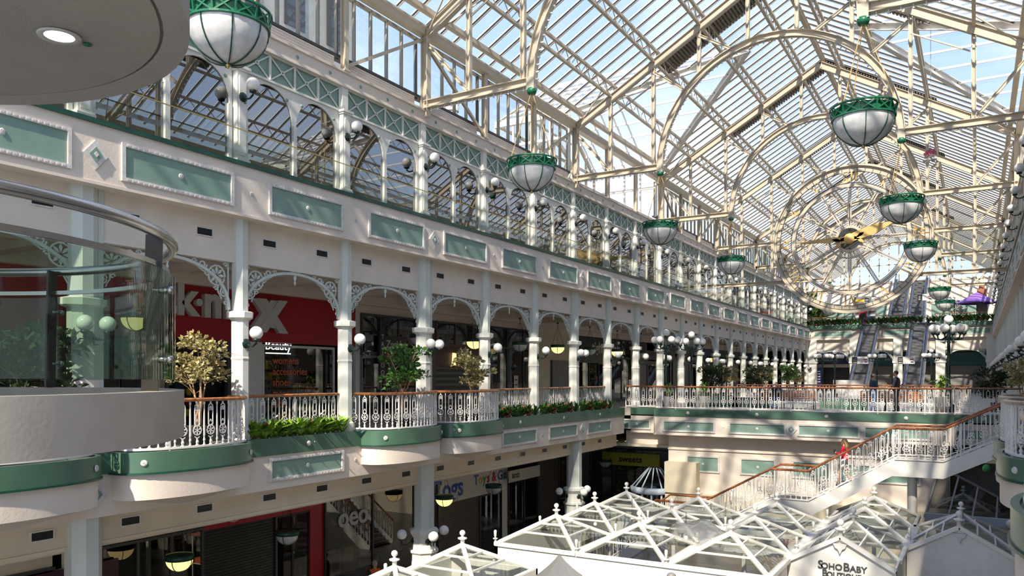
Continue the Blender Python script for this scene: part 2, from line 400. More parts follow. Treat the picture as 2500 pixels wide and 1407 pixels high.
# ------------------------------------------------------------------ fascias, panels, vent bands
YE = 89.0; YS = 1.0
def panel_unit(w, z0, z1, x=0.0):
    r = bpy.data.objects.new('wall_panel', None); COL.objects.link(r)
    m = MB(); m.box(x, x + 0.012, -w / 2, w / 2, z0, z1); m.build('panel_field', GPANEL, r)
    m = MB(); t = 0.08; path = [(-w / 2, z0), (w / 2, z0), (w / 2, z1), (-w / 2, z1)]
    for (a, b) in zip(path, path[1:] + path[:1]):
        m.bar((x + 0.03, a[0], a[1]), (x + 0.03, b[0], b[1]), 0.05, t, (1, 0, 0)) if False else None
    m.box(x, x + 0.05, -w / 2 - t, w / 2 + t, z0 - t, z0); m.box(x, x + 0.05, -w / 2 - t, w / 2 + t, z1, z1 + t)
    m.box(x, x + 0.05, -w / 2 - t, -w / 2, z0, z1); m.box(x, x + 0.05, w / 2, w / 2 + t, z0, z1)
    # rope bead
    for k in range(int(w / 0.12)):
        y = -w / 2 + 0.06 + k * 0.12
        m.cbox(x + 0.05, y, z1 + t * 0.5, 0.012, 0.07, 0.035); m.cbox(x + 0.05, y, z0 - t * 0.5, 0.012, 0.07, 0.035)
    m.build('panel_moulding', MOULD, r)
    mm = MB(); mm.lathe([(0.0, 0.02), (0.02, 0.03), (0.035, 0.012), (0.05, 0.022), (0.065, 0.0)], 12)
    q = MB(); q.merge(mm, Matrix.Translation((x + 0.012, 0, (z0 + z1) / 2)) @ Matrix.Rotation(pi / 2, 4, 'Y')); q.build('rosette', MOULD, r)
    return regkids(r)
def diamond_unit(x, z):
    r = bpy.data.objects.new('diamond_ornament', None); COL.objects.link(r)
    for nm, s, d, mm in (('diamond_frame', 0.26, 0.04, MOULD), ('diamond_field', 0.14, 0.055, GPANEL), ('diamond_boss', 0.05, 0.07, MOULD)):
        m = MB(); m.prism([(s * cos(pi / 2 * k), z + s * 1.15 * sin(pi / 2 * k)) for k in range(4)], x, x + d, 'x'); m.build(nm, mm, r)
    return regkids(r)
def boss_unit(x, z):
    r = bpy.data.objects.new('wall_rosette', None); COL.objects.link(r)
    mm = MB(); mm.lathe([(0.0, 0.01), (0.02, 0.03), (0.035, 0.01), (0.045, 0.02), (0.06, 0.0)], 10)
    q = MB(); q.merge(mm, Matrix.Translation((x, 0, z)) @ Matrix.Rotation(pi / 2, 4, 'Y')); q.build('rosette', MOULD, r); return regkids(r)
def vent_unit(x, z):
    r = bpy.data.objects.new('air_vent', None); COL.objects.link(r)
    m = MB(); w, h = 0.42, 0.16
    m.box(x, x + 0.02, -w / 2 - .03, w / 2 + .03, z - h / 2 - .03, z - h / 2); m.box(x, x + 0.02, -w / 2 - .03, w / 2 + .03, z + h / 2, z + h / 2 + .03)
    m.box(x, x + 0.02, -w / 2 - .03, -w / 2, z - h / 2, z + h / 2); m.box(x, x + 0.02, w / 2, w / 2 + .03, z - h / 2, z + h / 2); m.build('vent_frame', MOULD, r)
    m = MB()
    m.box(x, x + 0.004, -w / 2, w / 2, z - h / 2, z + h / 2)
    for k in range(6): m.box(x + 0.004, x + 0.014, -w / 2, w / 2, z - h / 2 + 0.005 + k * h / 6, z - h / 2 + 0.012 + k * h / 6)
    m.build('vent_grille', BLACK, r); return regkids(r)
FX = 0.40   # fascia front
pu2 = panel_unit(2.55, 5.78, 6.42, FX); du2 = diamond_unit(FX, 6.1); bu2 = boss_unit(FX, 6.1); vu2 = vent_unit(-0.02, 5.05)
pu1 = panel_unit(2.55, -0.98, -0.55, FX); du1 = diamond_unit(FX, -0.80); bu1 = boss_unit(FX, -0.8); vu1 = vent_unit(-0.02, -1.53)
used = set()
def child(proto, parent, y, sy=None):
    if proto not in used: used.add(proto); o = proto; o.parent = parent
    else: o = dup(proto, parent=parent)
    o.location = (0, y, 0)
    if sy: o.scale = (1, sy, 1)
    return o
tn = 1
def mirY(side, y): return y if side == 'left' else -y
BULGE = (-2, -1, 1, 2)
YW = colY(6) + 1.15          # far end of the floor opening = 37.2
for side, X, rot in sides():
    # level 2 fascia
    r = sthing('trim_%d' % tn, 'cream fascia with green panels below the %s upper gallery' % side, (X, 0, 0), rot); tn += 1
    ya, yb = (YS, YE) if side == 'left' else (-YE, -YS)
    m = MB(); m.box(-0.05, FX, ya, yb, 5.5, 6.74); m.box(FX, FX + 0.03, ya, yb, 5.5, 5.56); m.build('fascia', WALL, r)
    m = MB(); m.box(-0.3, FX + 0.06, ya, yb, 6.74, 6.80); m.box(-0.3, FX + 0.02, ya, yb, 6.80, 6.85); m.build('sill_capping', DGREEN, r)
    m = MB(); m.box(-0.28, -0.02, ya, yb, 4.45, 5.52); m.box(-0.28, 0.0, ya, yb, 4.42, 4.5); m.build('vent_band', WALL, r)
    for n in range(-2, NMAX):
        yc = (colY(n) + colY(n + 1)) / 2
        child(pu2, r, mirY(side, yc), (colY(n + 1) - colY(n)) / B)
        for dy in (-0.95, 0.95): child(vu2, r, mirY(side, yc + dy))
    for n in range(-2, NMAX + 1): child(du2 if n % 3 == 2 else bu2, r, mirY(side, colY(n)))
    # level 1 fascia
    r = sthing('trim_%d' % tn, 'cream fascia with green planter band below the %s first floor gallery' % side, (X, 0, 0), rot); tn += 1
    yb1 = YW
    ya, yb = (YS, yb1) if side == 'left' else (-yb1, -YS)
    m = MB(); m.box(-0.05, FX, ya, yb, -1.27, -0.40); m.build('fascia', WALL, r)
    m = MB(); m.box(-0.3, -0.02, ya, yb, -1.86, -1.2); m.box(-0.3, 0.02, ya, yb, -1.92, -1.84); m.build('vent_band', BEIGE, r)
    for n in range(-2, 6):
        yc = (colY(n) + colY(n + 1)) / 2
        for dy in (-0.95, 0.95): child(vu1, r, mirY(side, yc + dy))
        if n not in BULGE: child(pu1, r, mirY(side, yc))
    for n in range(-2, 6):
        if n % 3 == 2: child(du1, r, mirY(side, colY(n)))
        elif n > 0: child(bu1, r, mirY(side, colY(n)))
    # entablature above the arcade
    r = sthing('trim_%d' % tn, 'cream entablature beam above the %s arcade' % side, (X, 0, 0), rot); tn += 1
    ya, yb = (YS, YE) if side == 'left' else (-YE, -YS)
    m = MB(); m.box(-0.2, 0.02, ya, yb, 10.02, 10.40); m.box(-0.45, 0.08, ya, yb, 10.40, 10.46); m.box(-0.2, 0.05, ya, yb, 10.0, 10.05); m.build('beam', WALL, r)
    d = MB(); mm = MB(); mm.lathe([(0.0, 0.02), (0.045, 0.018), (0.06, 0.0)], 8)
    for n in range(-2, NMAX):
        for f_ in (0.17, 0.5, 0.83):
            y = mirY(side, colY(n) + B * f_); d.merge(mm, Matrix.Translation((0.02, y, 10.22)) @ Matrix.Rotation(pi / 2, 4, 'Y'))
    d.build('roundels', GPANEL, r)
# glass balustrade of level 2
for side, X, rot in sides():
    r = thing('glass_balustrade', 'low clear glass balustrade with brass edge along the %s upper gallery' % side, 'balustrade', (X, 0, 6.85), rot)
    for n in range(-2, NMAX):
        ya, yb = colY(n), colY(n + 1)
        if side == 'right': ya, yb = -yb, -ya
        m = MB(); m.box(0.27, 0.282, ya + 0.01, yb - 0.01, 0.0, 0.80); m.build('glass_panel', G_CLEAR, r)
    ya, yb = (YS, YE) if side == 'left' else (-YE, -YS)
    m = MB(); m.box(0.265, 0.287, ya, yb, 0.80, 0.822); m.build('edge_strip', BRASS, r)
# ------------------------------------------------------------------ level 1 columns and arches
def octo(mb, prof, c=(0, 0, 0), sx=1.0, sy=1.0):
    n = 8; vs = []; 
    for r, z in prof:
        for k in range(n):
            t = 2 * pi * k / n + pi / 8; vs.append((c[0] + sx * r / cos(pi / 8) * cos(t), c[1] + sy * r / cos(pi / 8) * sin(t), c[2] + z))
    fs = [(i * n + k, i * n + (k + 1) % n, (i + 1) * n + (k + 1) % n, (i + 1) * n + k) for i in range(len(prof) - 1) for k in range(n)]
    fs += [tuple(range(n - 1, -1, -1)), tuple((len(prof) - 1) * n + k for k in range(n))]
    mb.add(vs, fs)
def make_column(wide):
    t = thing('gallery_column', 'x', 'column')
    w = 1.45 if wide else 1.0
    m = MB(); octo(m, [(0.245, 0), (0.245, 0.25), (0.20, 0.32), (0.20, 2.0), (0.215, 2.05), (0.20, 2.1), (0.20, 3.0)], sy=w); m.build('lower_shaft', PALEW, t)
    m = MB(); octo(m, [(0.21, 3.0), (0.30, 3.06), (0.31, 3.2), (0.25, 3.22)], sy=w); m.build('capital', PALEW, t)
    m = MB(); octo(m, [(0.19, 3.2), (0.19, 5.5)], sy=w); m.build('upper_shaft', PALE, t)
    if wide:
        m = MB(); m.box(-0.1, 0.05, 0.30, 0.42, 0, 5.5); m.build('side_shaft', PALE, t)
    return t
def scroll(c, r0, turns, a0, d=1):
    pts = []
    for k in range(int(turns * 10) + 1):
        a = a0 + d * 2 * pi * k / 10; r = r0 * (1 - 0.75 * k / (turns * 10)); pts.append((c[0] + r * cos(a), c[1] + r * sin(a)))
    return pts
def filigree():
    # quarter spandrel in (y,z): corner at (0,0) top-outer, arch curve away; y>=0 inward, z<=0 down
    m = MB(); R = 1.42
    def T(pts, r=0.022, closed=False): m.tube([(0, p[0], p[1]) for p in pts], r, 4, closed)
    T([(0, 0), (1.35, 0)], 0.02); T([(0, 0), (0, -1.25)], 0.02)
    cx, cz, rr = 0.34, -0.36, 0.24
    T([(cx + rr * cos(2 * pi * k / 14), cz + rr * sin(2 * pi * k / 14)) for k in range(14)], 0.024, True)
    for k in range(8):
        a = 2 * pi * k / 8
        b = [(cx + 0.03 * cos(a), cz + 0.03 * sin(a)), (cx + 0.14 * cos(a + .28), cz + 0.14 * sin(a + .28)), (cx + 0.23 * cos(a), cz + 0.23 * sin(a)), (cx + 0.14 * cos(a - .28), cz + 0.14 * sin(a - .28))]
        vs = [(0.012, p[0], p[1]) for p in b] + [(-0.012, p[0], p[1]) for p in b]
        m.add(vs, [(0, 1, 2, 3), (7, 6, 5, 4), (0, 4, 5, 1), (1, 5, 6, 2), (2, 6, 7, 3), (3, 7, 4, 0)])
    T(scroll((0.74, -0.14), 0.12, 1.4, pi), 0.024); T(scroll((0.98, -0.09), 0.07, 1.2, pi, -1), 0.02)
    T(scroll((0.13, -0.76), 0.12, 1.4, pi / 2, -1), 0.024); T(scroll((0.08, -1.0), 0.07, 1.2, pi / 2), 0.02)
    T(scroll((0.08, -0.08), 0.06, 1.0, 0), 0.02); T(scroll((0.62, -0.36), 0.06, 1.0, 0), 0.02); T(scroll((0.36, -0.68), 0.06, 1.0, 0), 0.02)
    T([(0.56, -0.30), (0.72, -0.30), (0.9, -0.2)], 0.02); T([(0.3, -0.6), (0.30, -0.75), (0.2, -0.92)], 0.02)
    return m
def make_arch():
    t = thing('ornamental_arch', 'x', 'arch')
    m = MB(); hw = H - 0.2; zs, zt = 3.25, 4.42; seg = 24
    pts = []
    for k in range(seg + 1):
        a = pi * k / seg; pts.append((0, -hw * cos(a) * 1.0, zs + (zt - zs - 0.05) * (sin(a) ** 0.85 if sin(a) > 0 else 0)))
    for a, b in zip(pts[:-1], pts[1:]): m.bar(a, b, 0.09, 0.07, (0, 0, 1))
    m.build('arch_rib', PALE, t)
    f = filigree()
    for s in (-1, 1):
        q = MB(); q.v = [(v[0], s * (-hw) + s * v[1], zt + v[2]) for v in f.v]; q.f = [tuple(reversed(x)) for x in f.f] if s < 0 else f.f; q.sm = f.sm; q.build('filigree_spandrel', PALE, t)
    m = MB(); m.lathe([(0.01, -0.34), (0.035, -0.28), (0.015, -0.22), (0.05, -0.15), (0.03, -0.08), (0.06, 0)], 8, (0, 0, zt - 0.02)); m.box(-0.04, 0.04, -0.16, 0.16, zt - 0.03, zt); m.build('pendant', PALE, t)
    return t
colA = make_column(False); colW = make_column(True); arch0 = make_arch()
for o in (colA, colW, arch0): regkids(o)
for side, X, rot in sides():
    for n in range(-2, NMAX + 1):
        w = n % 3 == 2
        place(colW if w else colA, 'cw' if w else 'cn', side, colY(n), '%s pale green column of the %s first floor gallery, %s from near end' % ('wide paired' if w else 'slim', side, ORD[n + 2]), 'first floor gallery columns', dx=-0.02)
        if not (side == 'left' and n == -2):
            place(lamp2 if w else lamp1, 'wl2' if w else 'wl', side, colY(n), '%s globe lamp on a first floor column, %s along the %s gallery' % ('double' if w else 'single', ORD[n + 2], side), 'first floor wall lamps', dx=0.2, z=2.42)
    for n in range(-2, NMAX):
        if side == 'right' and n < 0: continue
        o = place(arch0, 'arch', side, (colY(n) + colY(n + 1)) / 2, 'pale filigree arch between columns of the %s first floor gallery, %s from near end' % (side, ORD[n + 2]), 'filigree arches', dx=-0.08)
# ground columns
def make_gcol():
    t = thing('ground_column', 'x', 'column')
    m = MB(); octo(m, [(0.46, 0), (0.46, 0.35), (0.40, 0.42), (0.40, 2.35), (0.46, 2.42), (0.46, 2.5)]); m.build('pedestal', PALEW, t)
    m = MB(); octo(m, [(0.38, 2.5), (0.36, 2.9), (0.46, 3.05), (0.46, 3.15), (0.33, 3.2)]); m.build('collar', PALEW, t)
    m = MB(); octo(m, [(0.32, 3.2), (0.32, 5.33)]); m.build('shaft', PALE, t)
    m = MB()
    for k in range(8):
        a = 2 * pi * k / 8; x, y = 0.405 * cos(a), 0.405 * sin(a)
        m.bar((x, y, 0.6), (x, y, 2.1), 0.20, 0.012, (cos(a), sin(a), 0)) 
    m.build('inset_panel', PALE, t)
    for a in (-0.5, 1.1, -2.2):
        b = MB(); cx, cy = cos(a), sin(a)
        mm = MB(); mm.lathe([(0.0, 0.05), (0.06, 0.05), (0.11, 0.02), (0.12, 0)], 10); b.merge(mm, Matrix.Translation((0.37 * cx, 0.37 * cy, 2.78)) @ Matrix.Rotation(a, 4, 'Z') @ Matrix.Rotation(pi / 2, 4, 'Y'))
        b.tube([(0.4 * cx, 0.4 * cy, 2.78), (0.6 * cx, 0.6 * cy, 2.66), (0.75 * cx, 0.75 * cy, 2.72), (0.75 * cx, 0.75 * cy, 2.84)], 0.025, 6)
        b.lathe([(0.03, 0), (0.085, 0.04), (0.08, 0.08)], 8, (0.75 * cx, 0.75 * cy, 2.8)); bb = b.build('lamp_bracket', IRONG, t)
        g = MB(); g.sphere((0.75 * cx, 0.75 * cy, 3.02), 0.17, 14, 9); g.build('globe', OPAL, bb)
    return regkids(t)
gc = make_gcol()
for side, X, rot in sides():
    for n in (-1, 2, 5):
        if side == 'right' and n < 2: continue
        place(gc, 'gc', side, colY(n), 'octagonal ground column with globe lamps under the %s gallery, %s one' % (side, {-1: 'nearest', 2: 'middle', 5: 'far'}[n]), 'ground floor columns', z=L0)
# ------------------------------------------------------------------ small hanging bowl lamps
def make_bowl(lit):
    t = thing('pendant_bowl_lamp', 'x', 'hanging lamp')
    m = MB(); m.lathe([(0.34, 0.0), (0.36, 0.0), (0.36, 0.14), (0.34, 0.14)], 20); m.lathe([(0.0, 0.12), (0.34, 0.12)], 20); m.build('rim', DGREEN, t)
    m = MB(); m.lathe([(0.01, -0.30)] + [(0.335 * sin(a), -0.30 * cos(a)) for a in [pi / 2 * k / 8 for k in range(1, 9)]], 20); m.build('bowl', OPALLIT if lit else OPALG, t)
    m = MB()
    for k in range(4):
        a = pi / 2 * k + 0.4; m.tube([(0.345 * sin(b) * cos(a), 0.345 * sin(b) * sin(a), -0.31 * cos(b)) for b in [pi / 2 * i / 6 for i in range(7)]], 0.012, 4)
    m.build('bowl_ribs', DGREEN, t)
    m = MB()
    for k in range(3):
        a = 2 * pi / 3 * k; m.tube([(0.33 * cos(a), 0.33 * sin(a), 0.14), (0.02 * cos(a), 0.02 * sin(a), 1.0)], 0.008, 4)
    m.tube([(0, 0, 1.0), (0, 0, 1.22)], 0.012, 4); m.lathe([(0.05, 1.18), (0.06, 1.25)], 8); m.build('hanging_rods', BLACK, t)
    return regkids(t)
bl, bu = make_bowl(True), make_bowl(False)
for n in [q for q in range(-2, NMAX - 1) if q not in (0, 1)]:
    lit = n in (-1, 3, 5, 7, 9, 12)
    place(bl if lit else bu, 'bl' if lit else 'bu', 'left', colY(n) + 0.70 * B, '%s bowl lamp hanging %s along the left first floor walk' % ('yellow glowing' if lit else 'unlit grey', ORD[n + 2]), 'first floor bowl lamps', X=-18.0, z=3.05)
for i, (px, lit) in enumerate(((438, 1), (702, 0), (1085, 1), (1205, 0), (1478, 0))):
    X_ = -18.0; y = yat(px, X_)
    place(bl if lit else bu, 'bl' if lit else 'bu', 'left', y, '%s bowl lamp before the ground floor shops, %s from the near end' % ('yellow glowing' if lit else 'white unlit', ORD[i]), 'ground floor bowl lamps', X=X_, z=-3.2)
# ------------------------------------------------------------------ cast iron balustrade units
UW = 0.36
def baluster_mesh(slope=0.0, hi=True):
    m = MB()
    def T(pts, r=0.011, closed=False, seg=4): m.tube([(p[0], 0, p[1]) for p in pts], r, seg, closed)
    def bar(x, wide=False):
        T([(x, 0.0), (x, 0.10), (x, 0.14), (x, 0.2), (x, 0.24), (x, 1.0)], [0.03, 0.014, 0.026, 0.014, 0.024, 0.012] if wide else 0.012)
        if hi: m.cbox(x, 0, 0.30, 0.03, 0.03, 0.03); m.cbox(x, 0, 0.97, 0.03, 0.03, 0.06)
    bar(0, True); c = UW / 2
    # scalloped foot
    T([(0.0, 0.04), (0.05, 0.02), (c - 0.05, 0.02), (c, 0.06), (c + 0.05, 0.02), (UW - 0.05, 0.02), (UW, 0.04)], 0.012)
    # motif: turned foot, medallion, palmette, tall arched loop
    T([(c, 0.0), (c, 0.06), (c, 0.10), (c, 0.15), (c, 0.20)], [0.035, 0.022, 0.034, 0.018, 0.03])
    T([(c - 0.06, 0.22), (c, 0.17), (c + 0.06, 0.22)], 0.012)
    zc, R = 0.36, 0.105
    T([(c + R * cos(2 * pi * k / 12), zc + R * sin(2 * pi * k / 12)) for k in range(12)], 0.015, True)
    if hi:
        for k in range(6):
            a = pi / 2 + 2 * pi * k / 6; T([(c, zc - 0.01), (c + 0.085 * cos(a), zc + 0.085 * sin(a))], [0.008, 0.016])
        for s in (-1, 1): T([(c, 0.46), (c + s * 0.055, 0.50), (c + s * 0.03, 0.55), (c, 0.60)], 0.012)
        T([(c - 0.06, 0.47), (c + 0.06, 0.47)], 0.012)
    else: T([(c, 0.26), (c, 0.58)], 0.02)
    lw = 0.062
    T([(c - lw, 0.48), (c - lw, 0.86)] + [(c - lw * cos(pi * k / 6), 0.88 + 0.07 * sin(pi * k / 6)) for k in range(1, 6)] + [(c + lw, 0.86), (c + lw, 0.48)], 0.013)
    T([(c, 0.95), (c, 1.0)], 0.02)
    if hi:
        T([(c - 0.035, 0.80), (c - 0.03, 0.87), (c, 0.90), (c + 0.03, 0.87), (c + 0.035, 0.80)], 0.011); T([(c, 0.80), (c, 0.90)], 0.009)
    if slope:
        m.v = [(x, y, z + slope * x) for x, y, z in m.v]
    return m.mesh('baluster_panel', IRONW)
BM = {}
def bmesh_for(slope, hi=True):
    k = (round(slope, 3), hi)
    if k not in BM: BM[k] = baluster_mesh(slope, hi)
    return BM[k]
POSTM = MB().box(-.02, .02, -.02, .02, 0, 1).mesh('rail_post', IRONW)
def railing(t, path, h=1.08, wood=WOOD, hi=True, ends=True, lift=0.08):
    """path: world/local points of the foot line; parts are parented to t"""
    P = [Vector((p[0], p[1], p[2] if len(p) > 2 else 0)) for p in path]
    segs = []; tot = 0
    for a, b in zip(P[:-1], P[1:]):
        L = (Vector((b.x, b.y)) - Vector((a.x, a.y))).length; segs.append((tot, L, a, b)); tot += L
    n = max(1, round(tot / UW)); st = tot / n
    for i in range(n):
        s0 = i * st; s1 = (i + 1) * st
        def at(s):
            for o, L, a, b in segs:
                if s <= o + L + 1e-6: return a.lerp(b, (s - o) / L)
            return P[-1]
        a, b = at(s0), at(s1); w = (Vector((b.x - a.x, b.y - a.y))).length; sl = (b.z - a.z) / max(w, 1e-6)
        sl = 0 if abs(sl) < 0.04 else sl
        sl = round(sl / 0.05) * 0.05
        o = put(bmesh_for(sl, hi), 'baluster_panel', t, (a.x, a.y, a.z + lift), atan2(b.y - a.y, b.x - a.x), (w / UW, 1, (h - lift - 0.03)))
    m = MB(); m.sweep([(p.x, p.y, p.z) for p in P], [(-0.055, h), (-0.06, h + 0.03), (-0.03, h + 0.06), (0.03, h + 0.06), (0.06, h + 0.03), (0.055, h), (0.03, h - 0.02), (-0.03, h - 0.02)]); m.build('handrail', wood, t)
    m = MB(); m.sweep([(p.x, p.y, p.z) for p in P], [(-0.025, lift - 0.02), (-0.025, lift + 0.02), (0.025, lift + 0.02), (0.025, lift - 0.02)])
    m.build('bottom_rail', IRONW, t)
    k = max(1, round(tot / 1.9))
    for i in range(k + 1):
        if (i in (0, k)) and not ends: continue
        s = tot * i / k
        for o, L, a, b in segs:
            if s <= o + L + 1e-6: p = a.lerp(b, (s - o) / L); break
        put(POSTM, 'rail_post', t, (p.x, p.y, p.z), 0, (1, 1, h))
A_ = 1.70; BD = 0.95
def bulge_path(off=0.0, n=20, a=A_, b=BD, x0=FX):
    return [(x0 + (b + off) * max(0, sin(pi * k / n)) ** 0.62, -(a + off) * cos(pi * k / n)) for k in range(n + 1)]
def make_bulge():
    r = sthing('trim_7', 'rounded balcony front with green band')
    m = MB(); m.sweep(bulge_path(), [(0, -0.40), (0, 0.04), (-0.10, 0.04), (-0.10, -0.40)]); m.build('green_band', GBAND, r)
    m = MB(); m.sweep(bulge_path(), [(0.03, -0.42), (0.03, -0.38), (-0.1, -0.38), (-0.1, -0.42)]); m.build('shadow_bead', DGREEN, r)
    m = MB(); m.sweep(bulge_path(-0.05), [(0, -0.95), (0, -0.40), (-0.06, -0.40), (-0.06, -0.95)]); m.build('apron', WALL, r)
    m = MB(); p1 = bulge_path(-0.08); 
    p2 = [(FX + (x - FX) * 0.18, y * 0.12) for x, y in p1]
    for (z0, pa, z1, pb) in ((-0.95, p1, -1.22, p2),):
        n = len(pa); m.add([(x, y, z0) for x, y in pa] + [(x, y, z1) for x, y in pb], [(i, n + i, n + i + 1, i + 1) for i in range(n - 1)] + [tuple(n + i for i in range(n - 1, -1, -1))])
    m.build('soffit', WALL, r)
    m = MB(); p = bulge_path(-0.08); m.add([(x, y, 0.0) for x, y in p] + [(x, y, -0.1) for x, y in p], [tuple(range(len(p)))]); m.build('floor_slab', CHAR, r)
    m = MB()
    for k in (4, 16):
        pth = bulge_path(); x, y = pth[k]; x2, y2 = pth[k + 1]; a = atan2(-(x2 - x), (y2 - y))
        mm = MB(); mm.lathe([(0.0, 0.02), (0.02, 0.04), (0.04, 0.02), (0.055, 0.03), (0.07, 0.0)], 12)
        m.merge(mm, Matrix.Translation((x, y, -0.18)) @ Matrix.Rotation(a, 4, 'Z') @ Matrix.Rotation(pi / 2, 4, 'Y'))
    m.build('rosette', MOULD, r)
    return regkids(r)
bg = make_bulge(); k = 0
railB = thing('balcony_railing', 'x', 'railing')
railing(railB, [(-0.05, -A_)] + bulge_path(-0.16) + [(-0.05, A_)]); regkids(railB)
railR = thing('balcony_railing', 'x', 'railing'); railing(railR, [(-0.05, -A_)] + bulge_path(-0.16) + [(-0.05, A_)], wood=RWOOD); regkids(railR)
where = {-2: 'nearest one', -1: 'second from the near end', 1: 'third from the near end', 2: 'fourth from the near end'}
for side in ('left', 'right'):
    for n in BULGE:
        yc = (colY(n) + colY(n + 1)) / 2
        o = place(bg, 'bg', side, yc); o['label'] = 'rounded balcony front with green band'; o.name = 'trim_%d' % tn; tn += 1
        place(railB if side == 'left' else railR, 'rb' + side, side, yc, 'curved white railing on a rounded balcony of the %s gallery, %s' % (side, where[n]), 'balcony railings')
# straight green planter troughs and their rails
def leaf_cluster(mb, c, n, r, size, up=0.5, wide=0.35, rnd=random, flat=1.0):
    for _ in range(n):
        a = rnd.uniform(0, 2 * pi); e = rnd.uniform(-0.3, 1.2); rad = r * rnd.uniform(0.2, 1) ** 0.6
        d = Vector((cos(a) * cos(e), sin(a) * cos(e), sin(e) * flat)); p = Vector(c) + d * rad
        dr = (d + Vector((rnd.uniform(-.6, .6), rnd.uniform(-.6, .6), rnd.uniform(-.4, .8) * up))).normalized(); L = size * rnd.uniform(.6, 1.3)
        sd = dr.cross(Vector((rnd.uniform(-1, 1), rnd.uniform(-1, 1), rnd.uniform(-1, 1)))).normalized() * L * wide
        q = p + dr * L; mid = p + dr * L * 0.45 + Vector((0, 0, 0.06 * L)); q.z -= 0.12 * L
        mb.add([p, mid + sd, q, mid - sd], [(0, 1, 2, 3)])
def planter_plant(rnd, kind):
    t = thing('trough_plant', 'x', 'plant')
    m = MB()
    for k in range(7):
        cx, cy = rnd.uniform(-.06, .12), -.75 + .25 * k
        for _ in range(24):
            a = rnd.uniform(0, 2 * pi); e = rnd.uniform(0.6, 1.5); L = rnd.uniform(.38, .66)
            d = Vector((cos(a) * cos(e), sin(a) * cos(e), sin(e))); p0 = Vector((cx, cy, 0)); p1 = p0 + d * L * 0.6; p2 = p0 + d * L + Vector((cos(a), sin(a), -0.3)) * L * 0.3
            sd = d.cross(Vector((0, 0, 1))).normalized() * (0.075 if kind == 0 else 0.045)
            m.add([p0, p1 + sd, p2, p1 - sd], [(0, 1, 2, 3)])
    m.build('foliage', LEAFB if kind == 0 else LEAF, t)
    m = MB()
    for _ in range(70):
        x = rnd.uniform(.12, .27); y = rnd.uniform(-.6, .6); z = rnd.uniform(-.22, .06)
        leaf_cluster(m, (x, y, z), 1, .03, .07, rnd=rnd)
    m.build('trailing_leaves', LEAFG, t)
    m = MB()
    for _ in range(8 if kind else 3): m.sphere((rnd.uniform(.05, .26), rnd.uniform(-.6, .6), rnd.uniform(.1, .4)), .038, 6, 4)
    m.build('blossom', FLOWR, t)
    m = MB()
    for _ in range(3 if kind == 0 else 1): leaf_cluster(m, (rnd.uniform(0, .1), rnd.uniform(-.5, .5), .6), 1, .02, .14, wide=.3, rnd=rnd)
    m.build('white_spathe', FLOWW, t)
    return regkids(t)
rr = random.Random(3); tp = [planter_plant(rr, 0), planter_plant(rr, 1)]
pc = 0
for side in ('left', 'right'):
    X, rot = (XL, 0) if side == 'left' else (XR, pi)
    r = sthing('trim_%d' % tn, 'green planter band of the %s first floor gallery' % side, (X, 0, 0), rot); tn += 1
    ya, yb = (YS, YW) if side == 'left' else (-YW, -YS)
    m = MB(); m.box(FX - 0.10, FX + 0.04, ya, yb, -0.40, 0.04); m.box(-0.05, FX - 0.1, ya, yb, -0.42, -0.05); m.build('green_band', GBAND, r)
    m = MB(); m.box(-0.12, FX - 0.09, ya, yb, -0.05, -0.01); m.build('soil', CHAR, r)
    m = MB()
    for n in (0, 3, 4, 5):
        for dy in (-0.05,):
            mm = MB(); mm.lathe([(0.0, 0.02), (0.02, 0.04), (0.04, 0.02), (0.055, 0.03), (0.07, 0.0)], 12)
            m.merge(mm, Matrix.Translation((FX + .04, mirY(side, (colY(n) + colY(n + 1)) / 2), -0.18)) @ Matrix.Rotation(pi / 2, 4, 'Y'))
    m.build('rosette', MOULD, r)
    for n in (0, 3, 4, 5):
        t = thing('gallery_railing', 'straight white railing behind the planters of the %s gallery, %s bay' % (side, ORD[n]), 'railing', (X - (0.08 if side == 'left' else -0.08), (colY(n) + colY(n + 1)) / 2, 0), rot, 'straight gallery railings')
        railing(t, [(0, -H + 0.22), (0, H - 0.22)], hi=(n == 0), wood=WOOD if side == 'left' else RWOOD)
        for j, dy in enumerate((-0.85, 0.75)):
            kd = 0 if n == 0 else 1
            if side == 'right' and n != 5 and n != 3: continue
            place(tp[kd], 'tp%d' % kd, side, (colY(n) + colY(n + 1)) / 2 + dy, '%s in the green trough, %s clump along the %s gallery' % ('peace lilies with bright leaves' if kd == 0 else 'ferns with red blossom', ORD[pc], side), 'planter trough plants', dx=0.14, z=0.0); pc += 1
# ------------------------------------------------------------------ floors, soffits, back walls
fl = MB(); fl.box(-22, 8, -4, 108, L0 - 0.2, L0); struct(fl.build('floor', TILE), 'dark tiled ground floor')
XB = -20.0; XG = -19.3
m = MB(); m.box(-22, XL + 0.3, YS, YW, -0.4, 0.0); struct(m.build('floor', LTILE), 'first floor gallery deck on the left')
m = MB(); m.box(XR - 0.3, 8, YS, YW, -0.4, 0.0); struct(m.build('floor', LTILE), 'first floor gallery deck on the right')
m = MB(); m.box(-22, 8, YW + 0.9, 108, -0.4, 0.0); struct(m.build('floor', LTILE), 'first floor deck beyond the bridge')
m = MB(); m.box(-22, XL - 0.2, YS, YW, -2.0, -1.86); m.box(-22, 8, YW + .9, 108, -2.0, -1.86); m.box(XR + .2, 8, YS, YW, -2.0, -1.86); struct(m.build('ceiling', BEIGE), 'ground floor soffit')
m = MB(); m.box(-22, XL - 0.1, YS, 108, 4.75, 4.85)
